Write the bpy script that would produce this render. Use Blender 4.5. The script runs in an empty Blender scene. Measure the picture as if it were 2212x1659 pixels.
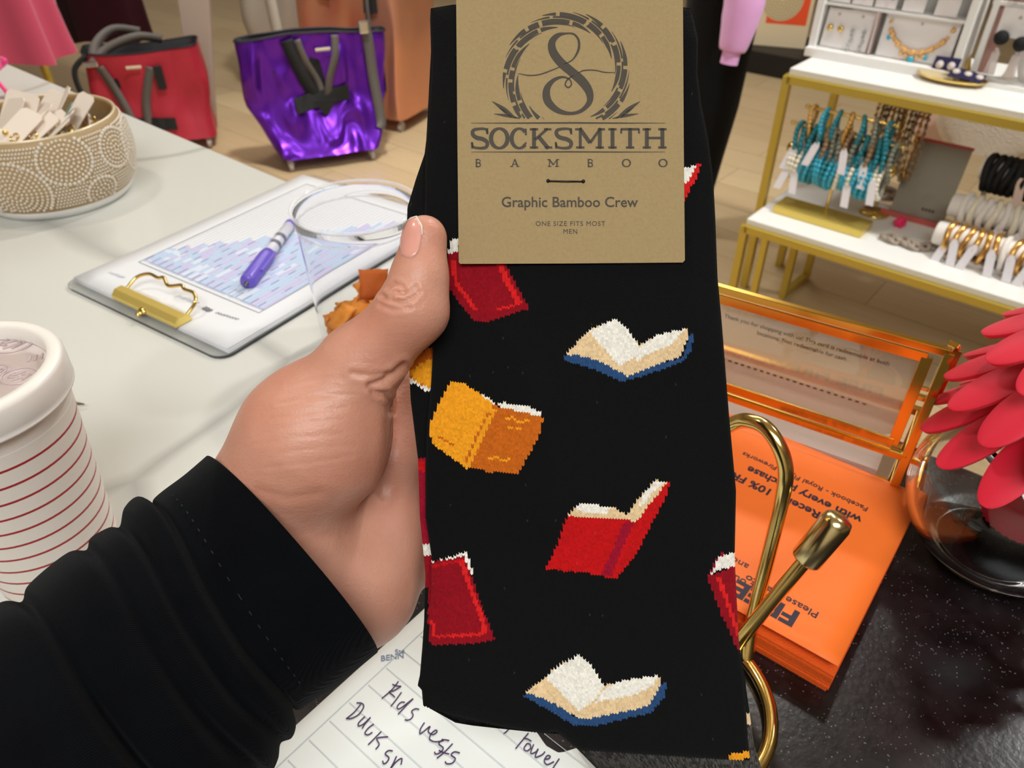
import bpy, math, random
import numpy as np
from mathutils import Vector, Matrix
random.seed(7)
RNG = np.random.default_rng(7)
SC = bpy.context.scene

# ------------------------------------------------------------------ camera
PITCH = math.radians(37.5)
F, CX, CY = 1650.0, 1106.0, 829.5
ZC = 1.26            # lens height above the floor
ZT = 0.90            # counter top height
cs, sn = math.cos(PITCH), math.sin(PITCH)
CAM = np.array([0.0, 0.0, ZC])
AR, AU, AF = np.array([1.0, 0, 0]), np.array([0, sn, cs]), np.array([0, cs, -sn])
cam_d = bpy.data.cameras.new('camera')
cam_d.sensor_width = 36.0
cam_d.lens = F / 2212 * 36
cam_d.clip_start = 0.01
cam_d.dof.use_dof = True
cam_d.dof.focus_distance = 0.284
cam_d.dof.aperture_fstop = 21.0
cam = bpy.data.objects.new('camera', cam_d)
SC.collection.objects.link(cam)
cam.location = CAM
cam.rotation_euler = (math.pi / 2 - PITCH, 0, 0)
SC.camera = cam

# ------------------------------------------------------------------ view, world, the shop's lights and added fill
SC.view_settings.view_transform = 'Standard'
SC.view_settings.look = 'None'
SC.view_settings.exposure = 0.0
SC.view_settings.gamma = 1.0
SC.view_settings.use_curve_mapping = False
W = bpy.data.worlds.new('shop')
SC.world = W
W.use_nodes = True
W.node_tree.nodes['Background'].inputs[0].default_value = (1.0, 0.95, 0.89, 1)
W.node_tree.nodes['Background'].inputs[1].default_value = 0.28


def lamp(name, loc, aim, energy, size, col=(.98, 1.0, .975), size_y=None, spread=180):
    d = bpy.data.lights.new(name, 'AREA')
    d.energy = energy
    d.color = col
    d.spread = math.radians(spread)
    if size_y:
        d.shape = 'RECTANGLE'
        d.size, d.size_y = size, size_y
    else:
        d.shape = 'DISK'
        d.size = size
    o = bpy.data.objects.new(name, d)
    SC.collection.objects.link(o)
    o.location = loc
    o.rotation_euler = (Vector(aim) - Vector(loc)).to_track_quat('-Z', 'Y').to_euler()
    return o


lamp('ceiling_spot_light', (0.75, 1.75, 2.75), (-.05, .35, .9), 7, .14, (1, .96, .90), spread=120)
lamp('ceiling_spot_light', (-1.0, 0.9, 2.8), (-.2, .4, .9), 4, .2, (1, .92, .82), spread=140)
lamp('ceiling_spot_light', (1.9, 1.2, 2.8), (1.2, 2.2, .3), 22, .2, (.98, 1.0, .975), spread=120)
lamp('ceiling_spot_light', (-.3, 2.6, 2.8), (-1.1, 3.4, .2), 26, .2, (.98, 1.0, .975), spread=120)
lamp('ceiling_fill_panel', (0.2, 3.6, 2.88), (0.2, 3.6, 0), 48, 2.2, (.98, 1.0, .975), 2.2)
lamp('ceiling_fill_panel', (0.1, -1.2, 2.88), (0.1, -1.0, 0), 53, 1.5, (.95, .99, 1.0), 1.0)  # unseen fill added above and behind the camera to brighten hand and socks


# ------------------------------------------------------------------ helpers
def ray(x, y):
    return AF + AR * ((x - CX) / F) + AU * ((CY - y) / F)


def at_d(x, y, d):
    return CAM + ray(x, y) * d


def at_z(x, y, z):
    r = ray(x, y)
    return CAM + r * ((z - ZC) / r[2])


def at_y(x, y, Y):
    r = ray(x, y)
    return CAM + r * (Y / r[1])


E1, E2, E3 = np.array([.763, -.6464, 0]), np.array([.6464, .763, 0]), np.array([0, 0, 1.0])


def G(a, b, z=0.0):
    return E1 * a + E2 * b + E3 * z


def GM(a, b, z=0.0, rot=0.0):
    return Matrix.Translation(Vector(G(a, b, z))) @ Matrix.Rotation(math.atan2(E1[1], E1[0]) + rot, 4, 'Z')


def frame(o, ex, ey, ez=None):
    ex = np.array(ex, float); ex /= np.linalg.norm(ex)
    ey = np.array(ey, float); ey -= ex * ey.dot(ex); ey /= np.linalg.norm(ey)
    ez = np.cross(ex, ey)
    m = Matrix.Identity(4)
    for i in range(3):
        m[i][0], m[i][1], m[i][2], m[i][3] = ex[i], ey[i], ez[i], o[i]
    return m


def lin(c):
    return tuple(((v / 255) / 12.92 if v / 255 <= .04045 else ((v / 255 + .055) / 1.055) ** 2.4) for v in c[:3]) + (1.0,)


MATS = {}


def mat(name, col, rough=.5, metal=0.0, spec=.5, trans=0.0, ior=1.45, bump=None, var=None, coat=0.0, sheen=0.0,
        sss=0.0, alpha=1.0, emit=0.0, attr=None, sss_r=(1, .35, .2), facet=None):
    if name in MATS:
        return MATS[name]
    m = bpy.data.materials.new(name)
    m.use_nodes = True
    nt = m.node_tree
    b = nt.nodes['Principled BSDF']
    I = b.inputs
    I['Base Color'].default_value = lin(col)
    I['Roughness'].default_value = rough
    I['Metallic'].default_value = metal
    I['Specular IOR Level'].default_value = spec
    I['Transmission Weight'].default_value = trans
    I['IOR'].default_value = ior
    I['Coat Weight'].default_value = coat
    I['Coat Roughness'].default_value = .08
    I['Sheen Weight'].default_value = sheen
    I['Sheen Roughness'].default_value = .6
    I['Alpha'].default_value = alpha
    if sss:
        I['Subsurface Weight'].default_value = sss
        I['Subsurface Radius'].default_value = sss_r
        I['Subsurface Scale'].default_value = .006
    N, L = nt.nodes.new, nt.links.new
    tc = N('ShaderNodeTexCoord')
    if attr:
        a = N('ShaderNodeAttribute'); a.attribute_name = attr
        L(a.outputs['Color'], I['Base Color'])
    if var:                                    # (scale, other colour, contrast)
        n = N('ShaderNodeTexNoise'); n.inputs['Scale'].default_value = var[0]; n.inputs['Detail'].default_value = 6
        L(tc.outputs['Object'], n.inputs['Vector'])
        r = N('ShaderNodeValToRGB')
        w = var[2] if len(var) > 2 else .2
        r.color_ramp.elements[0].position = .5 - w; r.color_ramp.elements[1].position = .5 + w
        r.color_ramp.elements[0].color = lin(col); r.color_ramp.elements[1].color = lin(var[1])
        L(n.outputs['Fac'], r.inputs['Fac']); L(r.outputs['Color'], I['Base Color'])
    if bump:                                   # (scale, strength, distance)
        n = N('ShaderNodeTexNoise'); n.inputs['Scale'].default_value = bump[0]; n.inputs['Detail'].default_value = 4
        L(tc.outputs['Object'], n.inputs['Vector'])
        bp = N('ShaderNodeBump'); bp.inputs['Strength'].default_value = bump[1]
        bp.inputs['Distance'].default_value = bump[2] if len(bump) > 2 else .001
        L(n.outputs['Fac'], bp.inputs['Height']); L(bp.outputs['Normal'], I['Normal'])
    if facet:                                  # crumpled foil: (scale, strength, distance)
        mp = N('ShaderNodeMapping'); mp.inputs['Scale'].default_value = (1, 1, .55); mp.inputs['Rotation'].default_value = (.2, .3, .1)
        L(tc.outputs['Object'], mp.inputs[0])
        n = N('ShaderNodeTexNoise'); n.noise_type = 'RIDGED_MULTIFRACTAL'
        n.inputs['Scale'].default_value = facet[0]; n.inputs['Detail'].default_value = 2.2; n.inputs['Distortion'].default_value = .6
        L(mp.outputs[0], n.inputs['Vector'])
        bp = N('ShaderNodeBump'); bp.inputs['Strength'].default_value = facet[1]; bp.inputs['Distance'].default_value = facet[2]
        L(n.outputs['Fac'], bp.inputs['Height']); L(bp.outputs['Normal'], I['Normal'])
    if emit:
        I['Emission Color'].default_value = lin(col); I['Emission Strength'].default_value = emit
    MATS[name] = m
    return m


class MB:
    """collects shapes; build() links them as one mesh object"""

    def __init__(s):
        s.v, s.f, s.m, s.s = [], [], [], []

    def add(s, vs, fs, mat=0, smooth=False, M=None):
        o = len(s.v)
        if M is not None:
            vs = [tuple(M @ Vector(p)) for p in vs]
        s.v += [tuple(float(q) for q in p) for p in vs]
        s.f += [tuple(i + o for i in f) for f in fs]
        s.m += [mat] * len(fs)
        s.s += [smooth] * len(fs)
        return s

    def box(s, c, d, mat=0, M=None):
        x, y, z = d[0] / 2, d[1] / 2, d[2] / 2
        vs = [(c[0] + i * x, c[1] + j * y, c[2] + k * z) for k in (-1, 1) for j in (-1, 1) for i in (-1, 1)]
        return s.add(vs, [(0, 2, 3, 1), (4, 5, 7, 6), (0, 1, 5, 4), (2, 6, 7, 3), (0, 4, 6, 2), (1, 3, 7, 5)], mat, False, M)

    def bar(s, a, b, w, h, mat=0, up=(0, 0, 1)):
        a, b = np.array(a, float), np.array(b, float)
        d = b - a
        l = np.linalg.norm(d); d /= l
        up = np.array(up, float)
        if abs(d.dot(up)) > .98:
            up = np.array(E1)
        x = np.cross(d, up); x /= np.linalg.norm(x)
        z = np.cross(x, d)
        vs = []
        for t in (a, b):
            for i, k in ((-1, -1), (1, -1), (1, 1), (-1, 1)):
                vs.append(t + x * w / 2 * i + z * h / 2 * k)
        return s.add(vs, [(0, 3, 2, 1), (4, 5, 6, 7), (0, 1, 5, 4), (1, 2, 6, 5), (2, 3, 7, 6), (3, 0, 4, 7)], mat)

    def loft(s, rings, mat=0, smooth=True, cap=(True, True), M=None, wrap=False):
        n = len(rings[0])
        vs = [p for r in rings for p in r]
        fs = []
        for i in range(len(rings) - (0 if wrap else 1)):
            a, b = i * n, ((i + 1) % len(rings)) * n
            for j in range(n):
                k = (j + 1) % n
                fs.append((a + j, a + k, b + k, b + j))
        s.add(vs, fs, mat, smooth, M)
        if not wrap:
            if cap[0]:
                s.add(rings[0], [tuple(reversed(range(n)))], mat, False, M)
            if cap[1]:
                s.add(rings[-1], [tuple(range(n))], mat, False, M)
        return s

    def grid(s, P, mat=0, smooth=True, M=None):
        nu, nv = len(P), len(P[0])
        vs = [p for r in P for p in r]
        fs = [(i * nv + j, i * nv + j + 1, (i + 1) * nv + j + 1, (i + 1) * nv + j) for i in range(nu - 1) for j in range(nv - 1)]
        return s.add(vs, fs, mat, smooth, M)

    def lathe(s, prof, n=48, mat=0, M=None, cap=(False, False)):
        rings = [[(r * math.cos(2 * math.pi * i / n), r * math.sin(2 * math.pi * i / n), z) for i in range(n)] for r, z in prof]
        return s.loft(rings, mat, True, cap, M)

    def tube(s, path, r, n=10, mat=0, closed=False, M=None, cap=True):
        P = [np.array(p, float) for p in path]
        k = len(P)
        T = []
        for i in range(k):
            t = P[(i + 1) % k] - P[i - 1] if closed else P[min(i + 1, k - 1)] - P[max(i - 1, 0)]
            T.append(t / (np.linalg.norm(t) + 1e-12))
        u = np.cross(T[0], (0, 0, 1.0))
        if np.linalg.norm(u) < 1e-3:
            u = np.cross(T[0], (1.0, 0, 0))
        u /= np.linalg.norm(u)
        rings = []
        for i in range(k):
            u = u - T[i] * u.dot(T[i]); u /= np.linalg.norm(u)
            w = np.cross(T[i], u)
            rr = r[i] if hasattr(r, '__len__') else r
            rings.append([P[i] + (u * math.cos(2 * math.pi * j / n) + w * math.sin(2 * math.pi * j / n)) * rr for j in range(n)])
        return s.loft(rings, mat, True, (cap, cap), M, closed)

    def ball(s, c, r, n=12, mat=0, sc=(1, 1, 1), M=None):
        rings = []
        for i in range(n // 2 + 1):
            a = math.pi * i / (n // 2)
            q = max(math.sin(a), .02)
            rings.append([(c[0] + r * sc[0] * q * math.cos(2 * math.pi * j / n), c[1] + r * sc[1] * q * math.sin(2 * math.pi * j / n),
                           c[2] - r * sc[2] * math.cos(a)) for j in range(n)])
        return s.loft(rings, mat, True, (True, True), M)

    def prism(s, poly, z0, z1, mat=0, M=None):
        n = len(poly)
        vs = [(p[0], p[1], z0) for p in poly] + [(p[0], p[1], z1) for p in poly]
        fs = [tuple(reversed(range(n))), tuple(range(n, 2 * n))] + [(i, (i + 1) % n, n + (i + 1) % n, n + i) for i in range(n)]
        return s.add(vs, fs, mat, False, M)

    def ribbon(s, pts, w, z=0.0, mat=0, M=None):
        """flat stroke in the xy plane of M; w a number or one width per point"""
        P = np.array(pts, float)
        k = len(P)
        vs = []
        for i in range(k):
            t = P[min(i + 1, k - 1)] - P[max(i - 1, 0)]
            t = t / (np.linalg.norm(t) + 1e-12)
            nn = np.array([-t[1], t[0]])
            ww = (w[i] if hasattr(w, '__len__') else w) / 2
            vs += [(*(P[i] + nn * ww), z), (*(P[i] - nn * ww), z)]
        return s.add(vs, [(2 * i, 2 * i + 1, 2 * i + 3, 2 * i + 2) for i in range(k - 1)], mat, False, M)

    def text(s, txt, h, M, mat=0, align='LEFT', bold=0.0, space=1.0):
        c = bpy.data.curves.new('t', 'FONT')
        c.body = txt; c.size = h / .72; c.align_x = align; c.offset = bold * h; c.space_character = space
        c.resolution_u = 3
        o = bpy.data.objects.new('t', c)
        SC.collection.objects.link(o)
        dg = bpy.context.evaluated_depsgraph_get()
        me = bpy.data.meshes.new_from_object(o.evaluated_get(dg))
        s.add([tuple(v.co) for v in me.vertices], [tuple(p.vertices) for p in me.polygons], mat, False, M)
        bpy.data.objects.remove(o); bpy.data.curves.remove(c); bpy.data.meshes.remove(me)
        return s

    def build(s, name, mats, parent=None, bevel=0.0, seg=2, subsurf=0, loc=None, local=False):
        """vertices are world coordinates unless local; the object's origin is its parent's or loc"""
        if not isinstance(mats, (list, tuple)):
            mats = [mats]
        v = np.array(s.v, float)
        if loc is None:
            if parent is not None or local:
                loc = None
            else:
                mn, mx = v.min(0), v.max(0)
                loc = ((mn[0] + mx[0]) / 2, (mn[1] + mx[1]) / 2, mn[2])
        if not local:
            if parent is not None:
                org = parent_origin(parent)
                v = v - np.array(org)
            else:
                v = v - np.array(loc)
        me = bpy.data.meshes.new(name)
        me.from_pydata(v.tolist(), [], s.f)
        for m in mats:
            me.materials.append(m)
        me.polygons.foreach_set('material_index', s.m)
        me.polygons.foreach_set('use_smooth', s.s)
        me.update()
        o = bpy.data.objects.new(name, me)
        SC.collection.objects.link(o)
        if parent is not None:
            o.parent = parent
        elif loc is not None:
            o.location = loc
        if bevel:
            b = o.modifiers.new('bevel', 'BEVEL'); b.width = bevel; b.segments = seg; b.limit_method = 'ANGLE'
        if subsurf:
            q = o.modifiers.new('sub', 'SUBSURF'); q.levels = q.render_levels = subsurf
        return o


def parent_origin(p):
    l = np.array(p.location)
    while p.parent:
        p = p.parent
        l = l + np.array(p.location)
    return l


def tag(o, label, cat, group=None):
    o['label'] = label; o['category'] = cat
    if group:
        o['group'] = group
    return o


def thing(name, label, cat, loc, group=None):
    o = bpy.data.objects.new(name, None)
    SC.collection.objects.link(o)
    o.location = [float(q) for q in loc]
    o.empty_display_size = .02
    return tag(o, label, cat, group)


def structure(o):
    o['kind'] = 'structure'
    return o


def copy_tree(o, parent=None):
    c = o.copy()
    SC.collection.objects.link(c)
    if parent is not None:
        c.parent = parent
    for ch in list(o.children):
        copy_tree(ch, c)
    return c


def rounded(w, d, r, n=5):
    out = []
    for cx, cy, a0 in ((w / 2 - r, d / 2 - r, 0), (-w / 2 + r, d / 2 - r, 90), (-w / 2 + r, -d / 2 + r, 180), (w / 2 - r, -d / 2 + r, 270)):
        for i in range(n + 1):
            a = math.radians(a0 + 90 * i / n)
            out.append((cx + r * math.cos(a), cy + r * math.sin(a)))
    return out


def spline(pts, k=8, closed=False):
    P = np.array(pts, float)
    n = len(P)
    out = []
    for i in range(n if closed else n - 1):
        if closed:
            p0, p1, p2, p3 = P[i - 1], P[i], P[(i + 1) % n], P[(i + 2) % n]
        else:
            p0, p1, p2, p3 = P[max(i - 1, 0)], P[i], P[i + 1], P[min(i + 2, n - 1)]
        for j in range(k):
            t = j / k
            out.append(.5 * (2 * p1 + (p2 - p0) * t + (2 * p0 - 5 * p1 + 4 * p2 - p3) * t * t + (3 * p1 - p0 - 3 * p2 + p3) * t ** 3))
    if not closed:
        out.append(P[-1])
    return out


# ------------------------------------------------------------------ materials
gold = mat('polished brass', (232, 203, 126), .16, 1.0, bump=(60, .04))
gold_dull = mat('painted gold steel', (202, 176, 78), .34, .55)
white_paint = mat('white lacquer', (238, 236, 232), .3)
black_web = mat('black webbing', (26, 25, 25), .75, bump=(900, .5))
grey_web = mat('grey webbing', (92, 84, 78), .6, bump=(900, .4))
paper_w = mat('white paper', (228, 229, 232), .75)
black_p = mat('black plastic', (14, 14, 15), .35)
chrome = mat('chrome', (220, 220, 222), .12, 1.0)


# ------------------------------------------------------------------ the setting
def wood_floor():
    m = bpy.data.materials.new('light oak planks'); m.use_nodes = True
    nt = m.node_tree; N, L = nt.nodes.new, nt.links.new
    b = nt.nodes['Principled BSDF']
    b.inputs['Roughness'].default_value = .42
    tc = N('ShaderNodeTexCoord')
    mp = N('ShaderNodeMapping'); mp.inputs['Rotation'].default_value = (0, 0, 0)
    br = N('ShaderNodeTexBrick')
    br.inputs['Scale'].default_value = 1.0
    br.inputs['Brick Width'].default_value = 1.3; br.inputs['Row Height'].default_value = .19
    br.inputs['Mortar Size'].default_value = .0015; br.offset = .37
    br.inputs['Color1'].default_value = lin((200, 176, 138)); br.inputs['Color2'].default_value = lin((188, 163, 126))
    br.inputs['Mortar'].default_value = lin((140, 112, 80))
    L(tc.outputs['Object'], mp.inputs[0]); L(mp.outputs[0], br.inputs['Vector'])
    mp2 = N('ShaderNodeMapping'); mp2.inputs['Scale'].default_value = (1.2, 22, 1)
    n = N('ShaderNodeTexNoise'); n.inputs['Scale'].default_value = 3; n.inputs['Detail'].default_value = 7
    L(tc.outputs['Object'], mp2.inputs[0]); L(mp2.outputs[0], n.inputs['Vector'])
    r = N('ShaderNodeValToRGB'); r.color_ramp.elements[0].color = (.74, .70, .66, 1); r.color_ramp.elements[1].color = (1.08, 1.06, 1.03, 1)
    mx = N('ShaderNodeMixRGB'); mx.blend_type = 'MULTIPLY'; mx.inputs[0].default_value = .8
    L(n.outputs['Fac'], r.inputs[0]); L(br.outputs['Color'], mx.inputs[1]); L(r.outputs[0], mx.inputs[2])
    L(mx.outputs[0], b.inputs['Base Color'])
    return m


ROOM = (-6.5, 6.5, -2.6, 9.0)


def room_slab(name, a0, a1, b0, b1, z0, z1, m):
    mb = MB()
    mb.box(((a0 + a1) / 2, (b0 + b1) / 2, (z0 + z1) / 2), (a1 - a0, b1 - b0, z1 - z0))
    o = mb.build(name, m, local=True)
    o.rotation_euler[2] = math.atan2(E1[1], E1[0])
    return structure(o)


wall_m = mat('warm white wall', (232, 224, 212), .8)
A0, A1, B0, B1 = ROOM
room_slab('floor', A0, A1, B0, B1, -.1, 0, wood_floor())
room_slab('ceiling', A0, A1, B0, B1, 2.95, 3.05, mat('ceiling white', (235, 230, 222), .9))
room_slab('wall_back', A0, A1, B1, B1 + .1, 0, 2.95, wall_m)
room_slab('wall_front', A0, A1, B0 - .1, B0, 0, 2.95, wall_m)
room_slab('wall_left', A0 - .1, A0, B0, B1, 0, 2.95, wall_m)
room_slab('wall_right', A1, A1 + .1, B0, B1, 0, 2.95, wall_m)


def marble():
    m = bpy.data.materials.new('white veined quartz'); m.use_nodes = True
    nt = m.node_tree; N, L = nt.nodes.new, nt.links.new
    b = nt.nodes['Principled BSDF']
    b.inputs['Roughness'].default_value = .22
    tc = N('ShaderNodeTexCoord')
    n1 = N('ShaderNodeTexNoise'); n1.inputs['Scale'].default_value = 1.7; n1.inputs['Detail'].default_value = 3
    L(tc.outputs['Object'], n1.inputs['Vector'])
    mx = N('ShaderNodeMixRGB'); mx.inputs[0].default_value = .22
    L(tc.outputs['Object'], mx.inputs[1]); L(n1.outputs['Color'], mx.inputs[2])
    v = N('ShaderNodeTexVoronoi'); v.feature = 'DISTANCE_TO_EDGE'; v.inputs['Scale'].default_value = 2.7
    L(mx.outputs[0], v.inputs['Vector'])
    r = N('ShaderNodeValToRGB')
    r.color_ramp.elements[0].position = 0; r.color_ramp.elements[0].color = lin((184, 184, 178))
    r.color_ramp.elements[1].position = .022; r.color_ramp.elements[1].color = lin((215, 215, 208))
    L(v.outputs['Distance'], r.inputs[0]); L(r.outputs[0], b.inputs['Base Color'])
    return m


def granite():
    m = bpy.data.materials.new('black sparkling granite'); m.use_nodes = True
    nt = m.node_tree; N, L = nt.nodes.new, nt.links.new
    b = nt.nodes['Principled BSDF']
    tc = N('ShaderNodeTexCoord')
    n = N('ShaderNodeTexNoise'); n.inputs['Scale'].default_value = 55; n.inputs['Detail'].default_value = 8
    L(tc.outputs['Object'], n.inputs['Vector'])
    r = N('ShaderNodeValToRGB')
    r.color_ramp.elements[0].position = .42; r.color_ramp.elements[0].color = lin((13, 10, 11))
    r.color_ramp.elements[1].position = .72; r.color_ramp.elements[1].color = lin((38, 31, 33))
    L(n.outputs['Fac'], r.inputs[0])
    v = N('ShaderNodeTexVoronoi'); v.inputs['Scale'].default_value = 1700
    L(tc.outputs['Object'], v.inputs['Vector'])
    sep = N('ShaderNodeSeparateColor'); L(v.outputs['Color'], sep.inputs[0])
    r2 = N('ShaderNodeValToRGB'); r2.color_ramp.interpolation = 'CONSTANT'
    r2.color_ramp.elements[0].color = (0, 0, 0, 1)
    r2.color_ramp.elements[1].position = .985; r2.color_ramp.elements[1].color = (.12, .11, .13, 1)
    L(sep.outputs[0], r2.inputs[0])
    mx = N('ShaderNodeMixRGB'); mx.blend_type = 'ADD'; mx.inputs[0].default_value = 1
    L(r.outputs[0], mx.inputs[1]); L(r2.outputs[0], mx.inputs[2])
    L(mx.outputs[0], b.inputs['Base Color'])
    b.inputs['Roughness'].default_value = .24
    n3 = N('ShaderNodeTexNoise'); n3.inputs['Scale'].default_value = 260
    L(tc.outputs['Object'], n3.inputs['Vector'])
    bp = N('ShaderNodeBump'); bp.inputs['Strength'].default_value = .16; bp.inputs['Distance'].default_value = .0006
    L(n3.outputs['Fac'], bp.inputs['Height']); L(bp.outputs['Normal'], b.inputs['Normal'])
    return m


def counter(name, label, a0, a1, b0, b1, top_m, base_m):
    t = thing(name, label, 'counter', G((a0 + a1) / 2, (b0 + b1) / 2, 0))
    t.rotation_euler[2] = math.atan2(E1[1], E1[0])
    w, d = a1 - a0, b1 - b0
    MB().box((0, 0, ZT - .02), (w, d, .04)).build('countertop', top_m, t, bevel=.003, local=True)
    MB().box((0, -.01, (ZT - .04) / 2 + .04), (w - .0, d - .06, ZT - .12)).build('cabinet_base', base_m, t, bevel=.004, local=True)
    MB().box((0, -.02, .02), (w - .04, d - .14, .04)).build('toe_kick', black_p, t, local=True)
    return t


counter('white_counter', 'white veined quartz sales counter under the bowl, clipboard and cups', -2.6, -.29, -.14, .487, marble(), mat('counter front white', (225, 222, 215), .5))
counter('black_counter', 'black speckled granite counter under the orange flyers and vase', -.288, 1.3, -.14, .487, granite(), mat('counter front dark', (40, 34, 32), .5))

# ------------------------------------------------------------------ the pair of socks and its header card
D_S = .287            # depth of the front sock's middle
PX = D_S / F          # metres per photo pixel at that depth


def interp(tab, y):
    ys = [t[0] for t in tab]; xs = [t[1] for t in tab]
    return np.interp(y, ys, xs)


FL = [(8, 931), (40, 929), (150, 932), (262, 923), (333, 919), (470, 917), (620, 925), (763, 935), (830, 931), (920, 922), (1016, 919), (1117, 919), (1201, 932), (1295, 931),
      (1342, 916), (1400, 912), (1458, 907), (1481, 902), (1490, 911), (1523, 914)]
FR = [(8, 1486), (22, 1494), (82, 1508), (157, 1507), (224, 1515), (299, 1530), (374, 1540), (467, 1545), (598, 1550), (695, 1559), (898, 1575), (1060, 1590),
      (1205, 1587), (1385, 1596), (1458, 1607), (1603, 1616), (1660, 1622)]
BOT = [(0, 1523), (.09, 1545), (.25, 1570), (.37, 1583), (.41, 1579), (.48, 1619), (.92, 1639), (1, 1641)]


def poly_in(px, py, poly):
    inside = np.zeros(px.shape, bool)
    n = len(poly)
    for i in range(n):
        x0, y0 = poly[i]; x1, y1 = poly[(i + 1) % n]
        c = (y0 > py) != (y1 > py)
        with np.errstate(divide='ignore', invalid='ignore'):
            xi = (x1 - x0) * (py - y0) / (y1 - y0) + x0
        inside ^= c & (px < xi)
    return inside


BK, WH, CR, BL = (8, 8, 9), (236, 231, 220), (226, 196, 152), (40, 72, 116)
DR, RD, BR, OR_, YE, MG = (140, 10, 26), (190, 14, 18), (212, 30, 30), (196, 98, 22), (238, 156, 30), (150, 12, 40)


def line_poly(pts, w):
    out_a, out_b = [], []
    P = np.array(pts, float)
    for i in range(len(P)):
        t = P[min(i + 1, len(P) - 1)] - P[max(i - 1, 0)]; t /= np.linalg.norm(t)
        n = np.array([-t[1], t[0]]) * w / 2
        out_a.append(tuple(P[i] + n)); out_b.append(tuple(P[i] - n))
    return out_a + out_b[::-1]


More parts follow.
